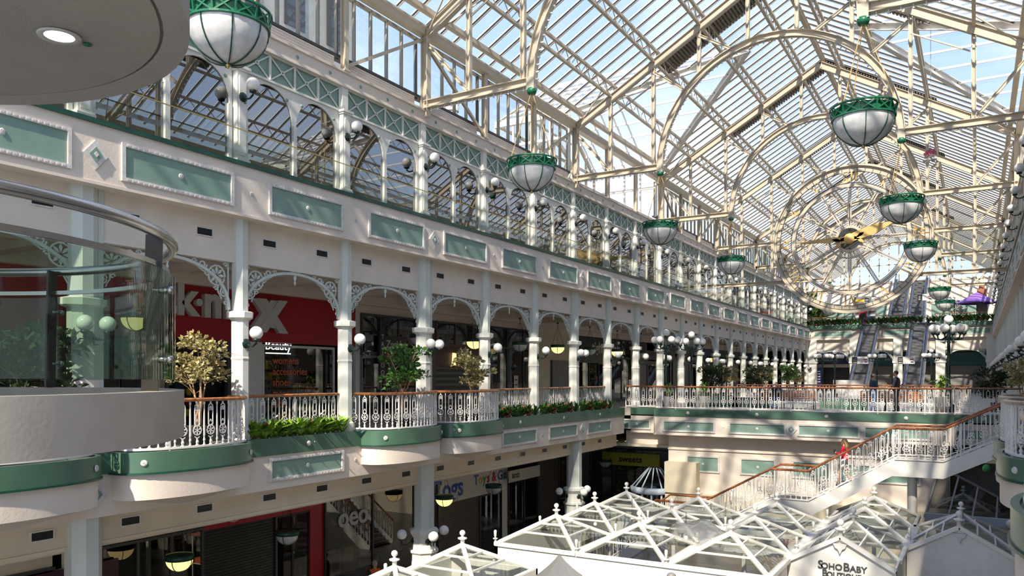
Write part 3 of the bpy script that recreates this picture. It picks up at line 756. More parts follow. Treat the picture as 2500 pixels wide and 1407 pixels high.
for n in range(-2, NMAX + 1):
    y = colY(n); m.box(-20, XL - 0.28, y - 0.2, y + 0.2, 4.40, 4.75); m.box(-20, XL - .28, y + 1.5, y + 1.62, 4.6, 4.75); m.box(-20, XL - .28, y + 2.2, y + 2.32, 4.6, 4.75)
m.box(-19.95, -19.7, YS, 89, 4.3, 4.75); m.box(-18.0, -17.7, YS, 89, 4.55, 4.75)
struct(m.build('ceiling', WALL), 'coffered soffit of the left first floor gallery')
m = MB(); m.box(XR + 0.1, 8, YS, 108, 4.75, 4.85); struct(m.build('ceiling', WALL), 'soffit of the right first floor gallery')
m = MB(); m.box(-22, XL - 0.05, YS, 108, 6.6, 6.8); m.box(XR + 0.05, 8, YS, 108, 6.6, 6.8); m.box(-22, 8, 89, 108, 6.6, 6.8); struct(m.build('floor', CHAR), 'second floor slabs')
m = MB(); m.box(-22, XL - 0.2, YS, 108, 10.3, 10.45); m.box(XR + 0.2, 8, YS, 108, 10.3, 10.45); struct(m.build('ceiling', CONCD), 'second floor gallery ceilings')
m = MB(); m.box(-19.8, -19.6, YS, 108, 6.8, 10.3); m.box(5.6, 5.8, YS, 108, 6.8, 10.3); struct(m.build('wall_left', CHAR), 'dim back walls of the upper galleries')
m = MB(); m.box(5.8, 6.0, YS, 108, L0, 4.75); struct(m.build('wall_right', WALL), 'back wall of the right galleries')
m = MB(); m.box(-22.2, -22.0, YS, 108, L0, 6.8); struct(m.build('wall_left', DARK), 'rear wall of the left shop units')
m = MB(); m.box(-22.2, XL, YS - 0.2, YS, L0, 13.2); struct(m.build('wall_near', WALL), 'near end wall of the left galleries')
# ceiling light panels in the upper gallery
for i, (n, dx) in enumerate(((0.3, -1.2), (1.35, -1.0), (2.3, -1.2), (6.5, -1.0), (8.5, -1.1))):
    y = 13.43 + B * n; m = MB()
    for k in range(4): m.box(-0.3, 0.3, -0.42 + k * 0.22, -0.28 + k * 0.22, -0.02, 0)
    tag(m.build('louvre_light', OPALLIT, None, (XL + dx - 0.8, y, 10.28)), 'lit louvred ceiling light seen through the arched glazing, %s along the left upper gallery' % ORD[i], 'ceiling light', 'upper gallery ceiling lights')
# ------------------------------------------------------------------ left first floor shopfronts
def front(yA, yB, z0, z1, X, kind, fr=CHAR, n=3, glow=None, top=None):
    global wn
    r = sthing('window_%d' % wn, 'shopfront glazing', (X, (yA + yB) / 2, 0)); wn += 1; w = (yB - yA) / 2
    if kind == 'glass':
        m = MB(); m.box(0.02, 0.035, -w, w, z0, z1); m.build('pane', G_SHOP, r)
        m = MB()
        for k in range(n + 1): y = -w + 2 * w * k / n; m.cbox(0.03, y, (z0 + z1) / 2, 0.08, 0.07, z1 - z0)
        m.box(-0.01, 0.08, -w, w, z0, z0 + 0.15); m.box(-0.01, 0.08, -w, w, z1 - 0.08, z1)
        if top: m.box(-0.01, 0.08, -w, w, top - 0.04, top + 0.04)
        m.build('frame', fr, r)
    else:
        m = MB(); N = int((z1 - z0) / 0.09)
        pr = []
        for k in range(N): z = z0 + k * (z1 - z0) / N; h = (z1 - z0) / N; m.box(0.0, 0.02, -w, w, z, z + h * 0.25); m.box(0.0, 0.045, -w, w, z + h * 0.25, z + h)
        m.build('shutter', fr, r)
        m = MB(); m.box(-0.02, 0.1, -w - .05, -w + 0.03, z0, z1); m.box(-0.02, 0.1, w - .03, w + .05, z0, z1); m.build('frame', CHAR, r)
    return r
def stock(yA, yB, z0, z1, X, lab, grp, rnd, cols, rows=5, cnt=1):
    """shelving unit full of goods"""
    for c_ in range(cnt):
        ya = yA + (yB - yA) * c_ / cnt; yb = yA + (yB - yA) * (c_ + 1) / cnt - 0.15; w = (yb - ya) / 2
        t = thing('shop_shelf', lab % ORD[c_] if '%' in lab else lab, 'shelf', (X, (ya + yb) / 2, z0), 0, grp)
        m = MB(); m.box(-0.32, -0.28, -w, w, 0, z1 - z0)
        for k in range(rows): m.box(-0.28, 0.02, -w, w, k * (z1 - z0) / rows, k * (z1 - z0) / rows + 0.03)
        sb = m.build('shelf_boards', CHAR, t)
        ms = [MB() for _ in cols]
        for k in range(rows):
            y = -w + 0.04
            while y < w - 0.12:
                ww = rnd.uniform(.06, .16); h = rnd.uniform(.3, .75) * (z1 - z0) / rows
                ms[rnd.randrange(len(cols))].box(-0.2, rnd.uniform(-.05, 0.0), y, y + ww, k * (z1 - z0) / rows + .03, k * (z1 - z0) / rows + .03 + h); y += ww + rnd.uniform(.01, .08)
        for mm, cc in zip(ms, cols):
            if mm.v: o = mm.build('goods', cc, sb); o['kind'] = 'stuff'
rs = random.Random(11)
Y = lambda px: yat(px, XB)
def wallseg(yA, yB, z0, z1, mt, X=XB, d=0.15, lab='wall between shopfronts'):
    m = MB(); m.box(X - d, X, yA, yB, z0, z1); struct(m.build('wall_left', mt), lab)
y870 = Y(868)
wallseg(YS, y870, 2.72, 4.75, RED, lab='red sign wall of the clothing shop')
wallseg(y870, 89, 4.0, 4.75, WALL, lab='cream wall above the far shopfronts')
wallseg(y870, y870 + 0.25, 0, 4.0, PALEW)
# TK Maxx letters
t = thing('shop_sign', 'large off-white lettering on the red wall of the first floor clothing shop', 'sign', (XB, Y(455), 2.72))
ty = lambda px: Y(px) - Y(455)
text('t', 1.6, SIGNW, 'letter', t, (0.10, ty(400), 0.72), ext=0.08, bold=0.045)
text('k', 1.45, SIGNW, 'letter', t, (0.10, ty(447), 0.70), ext=0.08, bold=0.04)
m = MB(); mm = MB(); mm.lathe([(0, .08), (.11, .08), (.11, -.08), (0, -.08)], 14, smooth=False); m.merge(mm, Matrix.Translation((.1, ty(478), 1.08)) @ Matrix.Rotation(pi / 2, 4, 'Y')); m.build('dot', SIGNW, t)
text('m', 1.35, SIGNW, 'letter', t, (0.10, ty(524), 0.70), ext=0.08, bold=0.05)
text('a', 1.55, SIGNW, 'letter', t, (0.10, ty(580), 0.62), ext=0.08, bold=0.05)
text('x', 1.8, SIGNW, 'letter', t, (0.10, ty(641), 0.52), ext=0.08, bold=0.05)
text('x', 2.2, SIGNW, 'letter', t, (0.12, ty(657), 0.36), ext=0.08, bold=0.05)
# glazing below
front(YS + 2, Y(290), 0, 2.6, XB, 'glass', CHAR, 3)
front(Y(292), Y(405), 0, 2.6, XB, 'glass', CHAR, 2)
wallseg(Y(405), Y(412), 0, 2.72, CHAR)
wallseg(Y(556), Y(572), 0, 2.72, CHAR); wallseg(Y(618), Y(640), 0, 2.72, PALEW)
front(Y(640), Y(812), 0, 2.65, XB, 'glass', PALEW, 1)
wallseg(Y(572), Y(618), 0, 2.72, PALEW)
stock(Y(413), Y(555), 0, 2.3, -21.5, 'warm lit shelves of small goods in the red fronted shop, %s unit', 'shelves inside the clothing shop', rs, [RED, YEL, BLUE, BSHUT, SIGNW, GRNP], 7, 2)
stock(Y(645), Y(808), 0, 2.2, -21.3, 'perfume and gift shelves behind the lettered shop window, %s unit', 'shelves behind the shop window', rs, [SIGNW, YEL, CHAR, TERRA, SHUT, BSHUT], 6, 3)
t = thing('window_lettering', 'orange words on the glass of the first floor shop window', 'sign', (XB + .05, Y(663), 0))
for i, w_ in enumerate(('womens', 'accessories', 'shoes', 'mens', 'kids', 'home')): text(w_, 0.34, ORNG, 'lettering', t, (0, 0, 2.02 - i * 0.36), ext=0.004, align='LEFT', bold=0.006)
t = thing('neon_script', 'white glowing script hanging in the first floor shop window', 'sign', (XB - .2, Y(690), 2.5)); text('Beauty', 0.42, NEON, 'tube_letters', t, (0, 0, 0), ext=0.01); m = MB(); m.box(-.01, .01, -.55, .55, -.14, -.10); m.build('underline', NEON, t)
# tattoo shop
front(y870 + .3, Y(1012), 0, 2.4, XB, 'glass', SHUT, 3); front(y870 + .3, Y(1012), 2.4, 4.0, XB, 'glass', CHAR, 3)
def signboard(name, lab, cat, X, yc, zc, w, h, mt, texts, face='x', d=0.06, grp=None):
    t = thing(name, lab, cat, (X, yc, zc), 0, grp)
    m = MB()
    if face == 'x': m.box(0, d, -w / 2, w / 2, -h / 2, h / 2)
    else: m.box(-w / 2, w / 2, -d, 0, -h / 2, h / 2)
    m.build('board', mt, t)
    for s, size, tm, dy, dz in texts: text(s, size, tm, 'lettering', t, (d + .005, dy, dz) if face == 'x' else (dy, -d - .005, dz), face=face, ext=0.008, bold=size * .02)
    return t
signboard('shop_sign', 'black tattoo shop signboard with white and red winged lettering', 'sign', XB + .1, Y(952), 2.65, 1.75, 1.1, BLACK, [("Zack's", .42, SIGNW, .1, .08), ('TATTOO', .34, RED, 0, -.32)])
t = thing('hanging_sign', 'narrow black vertical sign reading tattoo down its length', 'sign', (XB + .55, Y(905), 2.4)); m = MB(); m.box(-.03, .03, -.16, .16, -.85, .95); m.build('board', BLACK, t)
for i, ch in enumerate('TATTOO'): text(ch, .26, SIGNW, 'letter', t, (.04, 0, .62 - i * .27), ext=.005)
m = MB(); m.box(-.55, 0, -.02, .02, .9, .95); m.build('arm', BLACK, t)
text('2nd', .3, SIGNW, 'x', None, (XB + .1, Y(890), 2.3), ext=.005).name = 'window_sticker'
tag(bpy.data.objects['window_sticker'], 'white sticker letters on the tattoo shop glass', 'sticker')
m = MB(); m.box(0, .05, -1.0, 1.0, 0, 2.3); o = m.build('door_panel', SHUT, None, (XB - 0.6, Y(960), 0)); o.name = 'door_1'; struct(o, 'grey roller door of the tattoo shop')
# brown shop with grille
wallseg(Y(1012), Y(1064), 0, 4.0, BSHUT); yA, yB = Y(1064), Y(1192)
wallseg(yA, yB, 2.0, 2.9, mat('brown_wood', (.07, .03, .018), .4, noise=.3), lab='brown timber panel above the grille'); wallseg(yA, yB, 0, 2.0, GRILLE, lab='black link grille shutter')
front(yA, yB, 2.9, 4.0, XB, 'glass', BSHUT, 3)
t = thing('wall_sconce', 'small amber sconce on the brown timber shopfront', 'wall lamp', (XB + .02, Y(1105), 2.4)); m = MB(); m.prism([(-.1, -.25), (.08, -.3), (.1, .22), (-.05, .25)], 0, .12, 'x'); m.build('shade', OPALLIT, t); m = MB(); m.bar((.05, 0, -.2), (.02, .3, -.5), .02, .02); m.bar((.05, 0, -.2), (.02, -.3, -.5), .02, .02); m.build('bracket', BRASS, t)
front(Y(1194), Y(1312), 0, 4.0, XB, 'glass', BLACK, 3, top=3.0)
t = signboard('poster', 'small red and white notice in the dark shop window', 'poster', XB + .06, Y(1257), 1.0, .42, 1.3, SIGNW, [('SALE', .12, RED, 0, .4), ('NOW', .12, RED, 0, .15), ('ON', .12, RED, 0, -.1)], d=.01)
wallseg(Y(1312), Y(1402), 0, 4.0, BEIGE, lab='cream wall around the grey shutter'); front(Y(1345), Y(1402) - .2, 0, 2.5, XB + .02, 'shutter', SHUT)
front(Y(1412), Y(1482), 0, 2.5, XB, 'glass', BLACK, 3)
wallseg(Y(1402), Y(1482), 2.5, 4.0, BLACK)
signboard('shop_sign', 'black fascia sign reading tights dept in white serif letters', 'sign', XB, Y(1455), 3.25, 6.2, 1.3, BLACK, [('tights dept', .95, SIGNW, 1.35, -.2)])
front(Y(1484), Y(1545), 0, 4.0, XB, 'glass', BLACK, 2, top=2.8)
signboard('shop_sign', 'small dark fascia sign with pale lettering beyond the hosiery shop', 'sign', XB + .02, Y(1570), 2.95, 5, 1.0, BLACK, [('sophie', .6, SHUT, 0, -.2)])
front(Y(1545), Y(1578), 0, 2.4, XB, 'shutter', SHUT); wallseg(Y(1545), Y(1600), 2.4, 4.0, BLACK)
yy = Y(1580); i = 0
while yy < 87:
    k = ('glass', 'shutter', 'glass')[i % 3]; ye = min(88.5, yy + (5.2, 4.0, 6.0)[i % 3]); front(yy, ye, 0, 2.8, XB, k, (BLACK, SHUT, BSHUT)[i % 3], 3); wallseg(yy, ye, 2.8, 4.0, (BLACK, CHAR, NAVY)[i % 3]); yy = ye; i += 1
# ------------------------------------------------------------------ left ground floor shopfronts
G = lambda px: yat(px, XG)
wallseg(YS, G(150), -3.1, -1.86, BEIGE, XG); 
front(YS + 1, G(128), L0, -3.0, XG, 'glass', CHAR, 4)
signboard('shop_sign', 'dark plum fascia sign with lit violet letters and pale rings, lower left corner', 'sign', XG + .1, G(60), -3.85, 4.5, 1.5, mat('plum', (.05, .015, .03), .4), [('ooo', .8, PURPL, 1.2, -.55)])
t = thing('ring_logo', 'pale concentric ring emblem on the plum fascia', 'logo', (XG + .2, G(12), -3.9))
for r_ in (.28, .45, .62): m = MB(); m.tube([(0, r_ * cos(2 * pi * k / 24), r_ * sin(2 * pi * k / 24)) for k in range(24)], .035, 4, True); m.build('ring', SIGNW, t)
wallseg(G(128), G(245), L0, -1.86, BEIGE, XG)
front(G(245), G(492), L0, -2.75, XG, 'glass', CHAR, 3)
wallseg(G(245), G(492), -2.75, -1.86, BLACK, XG)
wallseg(G(492), G(792), -2.88, -1.86, RED, XG, d=.25, lab='red fascia of the ground floor shop')
t = thing('ring_logo', 'white concentric ring emblem on the red ground floor fascia', 'logo', (XG + .02, G(570), -2.45))
for r_ in (.12, .22, .32): m = MB(); m.tube([(0, r_ * cos(2 * pi * k / 24), r_ * sin(2 * pi * k / 24)) for k in range(24)], .02, 4, True); m.build('ring', SIGNW, t)
front(G(492), G(675), L0, -2.88, XG - .1, 'shutter', BLACK); front(G(675), G(757), L0, -2.88, XG - .1, 'glass', BLACK, 2)
wallseg(G(757), G(792), L0, -2.88, RED, XG, lab='red pier of the ground floor shop')
front(G(792), G(1008), L0, -1.9, XG, 'glass', DMETAL, 2)
m = MB(); m.box(-21.6, -21.5, G(792), G(1008), L0, -1.9); struct(m.build('wall_left', DRED), 'deep red inner wall of the gift shop')
stock(G(800), G(1000), L0, -4.6, -20.6, 'crowded gift shop shelves glowing behind the red window, %s unit', 'gift shop shelves', rs, [YEL, RED, GRNP, BLUE, SIGNW, ORNG, BLACK], 5, 3)
t = thing('window_vinyl', 'pale rounded letters hung in the red gift shop window', 'sign', (XG + .06, G(860), -3.7)); text('oeo', 1.0, SIGNW, 'lettering', t, (0, 0, 0), ext=.02, bold=.02)
for i, (px, z, c_, s) in enumerate(((838, -3.4, GRNP, .5), (852, -4.4, BLUE, .4), (905, -3.9, YEL, .18), (920, -4.3, GRNP, .15), (945, -4.2, BLUE, .15), (975, -4.1, PINK, .12))):
    m = MB(); m.sphere((0, 0, 0), s * .6, 8, 6, (.4, .8, 1.3)); tag(m.build('paper_decoration', c_, None, (XG - .4, G(px), z)), 'coloured paper decoration hanging in the red gift shop window, %s from the left' % ORD[i], 'decoration', 'gift shop window decorations')
t = thing('window_poster', 'tilted red poster standing in the gift shop window', 'poster', (XG - .5, G(872), -5.6)); m = MB(); m.box(-.02, .02, -.42, .42, 0, 1.25); m.build('board', SIGNW, t); m = MB(); m.box(.02, .03, -.37, .37, .05, 1.2); m.build('print', RED, t); m = MB(); m.box(.03, .035, -.25, .25, .5, .95); m.build('print_panel', YEL, t); t.rotation_euler = (radians(-6), 0, 0)
m = MB(); m.box(XG - .5, XG + 0.0, G(1008), G(1068), L0, -1.86); struct(m.build('wall_left', CHAR), 'dark pier')
yA, yB = G(1068), G(1222)
wallseg(yA, yB, -2.6, -1.86, BLACK, XG)
signboard('shop_sign', 'white toy shop fascia with multicoloured cartoonish lettering', 'sign', XG + .02, (yA + yB) / 2, -3.15, yB - yA, 1.15, KWHITE, [('Cogs', 1.15, BLUE, -2.0, -.35), ('T', .62, BLUE, .2, -.05), ('o', .62, YEL, .55, -.05), ('y', .62, GRNP, .88, -.05), ('s', .62, RED, 1.2, -.05), ('&', .62, RED, 1.7, -.05), ('G', .62, BLUE, 2.25, -.05), ('a', .62, GRNP, 2.68, -.05), ('m', .62, YEL, 3.15, -.05), ('e', .6, RED, 3.6, -.05), ('s', .6, BLUE, 3.95, -.05)], d=.12)
front(yA, G(1168), L0, -3.75, XG, 'shutter', BSHUT); front(G(1172), yB, L0, -3.75, XG, 'glass', BLACK, 1)
t = thing('bunting', 'string of small coloured flags in the toy shop window', 'bunting', (XG - .2, G(1180), -4.2))
for i in range(6): m = MB(); m.prism([(i * .28, 0), (i * .28 + .2, 0), (i * .28 + .1, -.25)], 0, .01, 'x'); m.build('flag', (RED, BLUE, YEL)[i % 3], t)
t = thing('toy_doll', 'small plush doll with a round head in the toy shop window', 'toy', (XG - .6, G(1192), L0 + .6)); m = MB(); m.sphere((0, 0, .3), .18, 10, 6, (1, 1, 1.6)); m.build('body', BLUE, t); m = MB(); m.sphere((0, 0, .75), .15, 10, 8); m.build('head', SKIN, t)
m = MB(); m.box(-.3, .3, -.3, .3, 0, .6); t2 = thing('display_stool', 'wooden display stool holding the plush doll', 'stool', (XG - .6, G(1192), L0)); m = MB(); m.cbox(0, 0, .57, .5, .5, .06)
for a in (-1, 1):
    for b in (-1, 1): m.bar((a * .2, b * .2, 0), (a * .17, b * .17, .56), .05, .05)
m.build('seat_and_legs', YEL, t2)
wallseg(yB, G(1240), L0, -1.86, KWHITE, XG, lab='white tiled pier')
front(G(1240), G(1312), L0, -1.9, XG, 'glass', DMETAL, 2, top=-3.3); front(G(1312), G(1362), L0, -1.9, XG, 'shutter', BSHUT); front(G(1362), G(1395), L0, -1.9, XG, 'glass', BLACK, 1)
signboard('hanging_notice', 'white and black hanging notice board before the ground floor shop', 'sign', XG + .4, G(1262), -3.1, 3.0, .55, SIGNW, [('BOSS', .3, CHAR, -.9, -.1)])
m = MB(); m.box(XG - .3, XG, G(1395), YW + 1, L0, -1.86); struct(m.build('wall_left', CHAR), 'dark wall')
# ------------------------------------------------------------------ roof
ZE, ZR = 12.9, 17.9      # rafter line at eave and ridge
HALF = XR - XC
SL = (ZR - ZE) / HALF
def zr(x): return ZE + (HALF - abs(x - XC)) * SL
ZB = 10.6; RR = 4.65; NODES = [0.95, 2.95, 4.95, 6.95]
YROOF0, YROOF1 = 1.5, 106.0
def make_truss():
    t = thing('roof_truss', 'x', 'roof truss')
    for s in (-1, 1):
        xe = s * (HALF - 0.05)
        m = MB(); m.ibeam((xe, 0, ZE), (0, 0, ZR), 0.20, 0.34, (0, 0, 1)); m.build('rafter', STEEL, t)
        m = MB(); m.ibeam((xe, 0, ZB), (s * (RR + .02), 0, ZB), 0.22, 0.26, (0, 0, 1)); m.build('bottom_chord', STEEL, t)
        m = MB(); m.ibeam((s * (HALF - .08), 0, ZB - 0.4), (s * (HALF - .08), 0, ZE + .2), 0.22, 0.26, (1, 0, 0)); m.build('post', STEEL, t)
        for x in NODES:
            z1 = ZE + (HALF - x) * SL - 0.12; z0 = ZB + .1 if x > RR else ZB + sqrt(max(0, RR * RR - x * x)) + 0.1
            if z1 - z0 > 0.15: m = MB(); m.ibeam((s * x, 0, z0), (s * x, 0, z1), 0.15, 0.15, (1, 0, 0)); m.build('strut', STEEL, t)
        m = MB(); m.ibeam((xe, 0, ZE - .15), (s * 6.95, 0, ZB + .1), 0.10, 0.12); m.build('diagonal', STEEL, t)
        xa = 4.95; za = ZE + (HALF - xa) * SL - 0.35; m = MB(); m.ibeam((s * xa, 0, za), (s * 3.55, 0, ZB + sqrt(RR ** 2 - 3.55 ** 2) + .05), 0.10, 0.12); m.build('diagonal', STEEL, t)
        xa = 2.95; za = ZE + (HALF - xa) * SL - 0.35; m = MB(); m.ibeam((s * xa, 0, za), (s * 1.6, 0, ZB + sqrt(RR ** 2 - 1.6 ** 2) + .05), 0.10, 0.12); m.build('diagonal', STEEL, t)
        m = MB(); m.bar((s * 6.85, 0, ZB + 2.55), (s * 4.95, 0, ZB + 3.6), .05, .05)
        for dz in (-.12,): m.bar((xe, 0, ZE + dz), (s * 6.9, 0.9, ZE + 1.2), .04, .04); m.bar((xe, 0, ZE + dz), (s * 6.9, -0.9, ZE + 1.2), .04, .04)
        m.build('sway_rod', STEEL, t)
        b = MB(); k = 0
        x = HALF - .3
        while x > RR + .1:
            b.sphere((s * x, 0, ZB - .21), .035, 6, 4); b.cbox(s * x, 0, ZB - .155, .03, .03, .05); x -= 0.27
        b.tube([(s * (HALF - .3), 0, ZB - .185), (s * (RR + .1), 0, ZB - .185)], .012, 4)
        b.build('festoon_bulbs', OPAL, t)
    seg = 36; m = MB()
    for r0, w, tt in ((RR + .12, .24, .03), (RR - .12, .24, .03)):
        for k in range(seg):
            a, b = pi * k / seg, pi * (k + 1) / seg
            m.bar((r0 * cos(a), 0, ZB - .05 + r0 * sin(a)), (r0 * cos(b), 0, ZB - .05 + r0 * sin(b)), w, tt, (0, 1, 0) if False else (-cos((a + b) / 2), 0, -sin((a + b) / 2)))
    for k in range(seg):
        a, b = pi * k / seg, pi * (k + 1) / seg; m.bar((RR * cos(a), 0, ZB - .05 + RR * sin(a)), (RR * cos(b), 0, ZB - .05 + RR * sin(b)), .03, .24, (-cos((a + b) / 2), 0, -sin((a + b) / 2)))
    m.build('arch_ring', STEEL, t)
    b = MB()
    for k in range(64):
        a = pi * (k + .5) / 64; r = RR - .20; b.sphere((r * cos(a), 0.02, ZB - .05 + r * sin(a)), .035, 6, 4)
        b.cbox((r + .05) * cos(a), 0.02, ZB - .05 + (r + .05) * sin(a), .035, .03, .035)
    b.build('ring_bulbs', OPAL, t)
    for s in (-1, 1): MB().box(s * RR - .13, s * RR + .13, -.12, .12, ZB - .25, ZB + .12).build('end_plate', STEEL, t)
    return regkids(t)
tr0 = make_truss(); TR = [-1, 2, 5, 8, 11, 14, 17, 20]; trn = {-1: 'nearest the camera', 2: 'first full one in view', 5: 'with the widest ring in view', 8: 'next one before the clock', 11: 'carrying the clock', 14: 'first behind the clock', 17: 'second behind the clock', 20: 'at the far end wall'}
def dcopy(proto, key, loc, label=None, group=None, rz=0):
    if key not in first:
        first[key] = proto; proto.location = loc; proto.rotation_euler = (0, 0, rz)
        if label: proto['label'] = label
        if group: proto['group'] = group
        return proto
    return dup(proto, loc, rz, label, group)
for n in TR: dcopy(tr0, 'truss', (XC, colY(n) if n != -1 else 9.66, 0), 'cream steel roof truss with arched bulb-lit ring, ' + trn[n], 'roof trusses')
# purlins
pn = 0
for s in (-1, 1):
    for j, x in enumerate(NODES):
        X = XC + s * x; z = zr(X) + 0.12
        t = thing('lattice_purlin', 'cream lattice purlin of the glass roof, %s below the ridge, %s slope' % (ORD[j], 'left' if s < 0 else 'right'), 'roof beam', (X, 0, z), 0, 'lattice purlins')
        m = MB(); m.box(-.06, .06, YROOF0, YROOF1, -.05, .05); m.build('lower_chord', STEEL, t)
        m = MB(); m.box(-.06, .06, YROOF0, YROOF1, .50, .60); m.build('upper_chord', STEEL, t)
        m = MB(); y = YROOF0; k = 0
        while y < YROOF1 - .6: m.bar((0, y, .05 if k % 2 else .5), (0, y + .47, .5 if k % 2 else .05), .028, .028); y += .47; k += 1
        for n in TR:
            y = colY(n)
            for dy in (-.25, -.15, .15, .25): m.bar((0, y + dy, .0), (0.0, y + dy * 4, .5), .02, .02)
        m.build('lattice_web', STEEL, t)
m = MB(); m.ibeam((XC, YROOF0, ZR + .55), (XC, YROOF1, ZR + .55), .2, .25); struct(m.build('trim_20', STEEL), 'ridge beam of the glass roof')
for s, nm in ((-1, 'left'), (1, 'right')):
    xe = XC + s * HALF
    m = MB(); m.box(xe - .15, xe + .15, YROOF0, YROOF1, ZE - .02, ZE + .30)
    m.box(xe - .1 + s * -.35, xe + .1 + s * -.35, YROOF0, YROOF1, ZE + .55, ZE + .72)
    struct(m.build('trim_21', STEEL), 'eaves beam of the glass roof on the %s' % nm)
# transept on both sides between trusses 5 and 8
TY0, TY1 = colY(5), colY(8); TYC = (TY0 + TY1) / 2; TW = (TY1 - TY0) / 2; TXO = 4.2; TZ = 3.6
def cross_h(y): return ZE + .85 + (1 - abs(y - TYC) / TW) * TZ if TY0 < y < TY1 else None
ZG = .78     # glazing above rafter line
for s, nm in ((-1, 'left'), (1, 'right')):
    xe = XC + s * (HALF + .25); ze = zr(XC + s * HALF) + ZG - .25 * SL; zt = ZR + ZG
    g = MB(); 
    g.quad((xe, YROOF0, ze), (xe, TY0, ze), (XC, TY0, zt), (XC, YROOF0, zt)); g.quad((xe, TY1, ze), (xe, YROOF1, ze), (XC, YROOF1, zt), (XC, TY1, zt))
    # with valley cut
    def xm(h): return XC + s * (HALF - (h - ZG - ZE) / SL)
    hv = ZE + .85 + TZ; xv = xm(hv)
    g.add([(xm(ZE + .85), TY0, ZE + .85), (xv, TYC, hv), (xm(ZE + .85), TY1, ZE + .85), (XC, TY1, zt), (XC, TY0, zt)], [(0, 1, 4), (1, 2, 3), (1, 3, 4)])
    xo = XC + s * (HALF + TXO)
    g.add([(xm(ZE + .85), TY0, ZE + .85), (xv, TYC, hv), (xo, TYC, hv), (xo, TY0, ZE + .85)], [(0, 1, 2, 3)]); g.add([(xm(ZE + .85), TY1, ZE + .85), (xv, TYC, hv), (xo, TYC, hv), (xo, TY1, ZE + .85)], [(0, 1, 2, 3)])
    st = struct(g.build('ceiling', G_ROOF), 'glass roof slope on the %s' % nm)
    b = MB(); y = YROOF0
    while y < YROOF1:
        h = cross_h(y); x0 = xe if h is None else xm(h)
        z0 = zr(x0) + ZG if h is not None else ze
        b.bar((x0, y, z0), (XC, y, zt), .055, .13)
        if h is not None: b.bar((x0, y, h), (xo, y, h), .05, .10)
        y += .80
    gk = MB(); y = YROOF0
    while y < YROOF1:
        h = cross_h(y); x0 = xe if h is None else xm(h); z0 = zr(x0) + ZG if h is not None else ze
        for d_ in (-.045, .045): gk.bar((x0, y + d_, z0 - .02), (XC, y + d_, zt - .02), .02, .04)
        y += .80
    gk.build('glazing_gaskets', DMETAL, st)
    x = xe
    while abs(x - xo) > .5:
        x += s * .62
        for d in (-1, 1): b.bar((x, TYC, hv), (x, TYC + d * TW, ZE + .85), .05, .10)
    for d in (-1, 1):
        b.ibeam((xm(ZE + .85), TYC + d * TW, ZE + .75), (xv, TYC, hv - .15), .25, .3); b.bar((xe, TYC + d * TW, ZE + .8), (xo, TYC + d * TW, ZE + .8), .2, .25); b.bar((xe, TYC + d * TW, ZE - .3), (xo, TYC + d * TW, ZE - .3), .12, .12)
        for q in range(5):
            xx = xe + (xo - xe) * q / 4; b.bar((xx, TYC + d * TW, 10.9), (xx, TYC + d * TW, ZE + .8), .09, .09)
    b.bar((xv, TYC, hv), (xo, TYC, hv), .15, .2)
    ob = b.build('glazing_bars', KWHITE, st)
    # gable end with sunburst window
    gb = sthing('window_%d' % wn, 'gabled sunburst fanlight of the %s transept' % nm, (xo, TYC, 0)); wn += 1
    m = MB(); zb = 10.7
    for k in range(11):
        y = -TW + k * TW / 5; m.bar((0, y, zb), (0, y, ZE + .85 + (1 - abs(y) / TW) * TZ), .10, .12)
    m.bar((0, -TW, ZE + .85), (0, TW, ZE + .85), .12, .12); m.bar((0, -TW, ZE + .85), (0, 0, hv), .15, .2); m.bar((0, TW, ZE + .85), (0, 0, hv), .15, .2)
    for z in (12.4, 14.9): m.bar((0, -TW * .9 if z < 14 else -TW * .45, z), (0, TW * .9 if z < 14 else TW * .45, z), .08, .08)
    m.build('mullions', STEEL, gb)
    m = MB(); x_ = -s * .25
    for r in (3.1, .75):
        pts = [(x_, r * cos(pi * k / 24), zb + .2 + r * 1.12 * sin(pi * k / 24)) for k in range(25)]
        for a, c in zip(pts[:-1], pts[1:]): m.bar(a, c, .14, .22)
    for k in range(1, 12): a = pi * k / 12; m.bar((x_, .75 * cos(a), zb + .2 + .84 * sin(a)), (x_, 3.05 * cos(a), zb + .2 + 3.4 * sin(a)), .07, .08)
    m.build('sunburst', STEEL, gb)
    m = MB(); m.add([(0, -TW, zb), (0, TW, zb), (0, TW, ZE + .85), (0, 0, hv), (0, -TW, ZE + .85)], [(0, 1, 2, 3, 4)]); m.build('pane', G_CLEAR, gb)
    m = MB(); m.box(min(xe, xo), max(xe, xo), TY0, TY1, 10.46, 10.7); struct(m.build('floor', WALL), 'transept ledge')
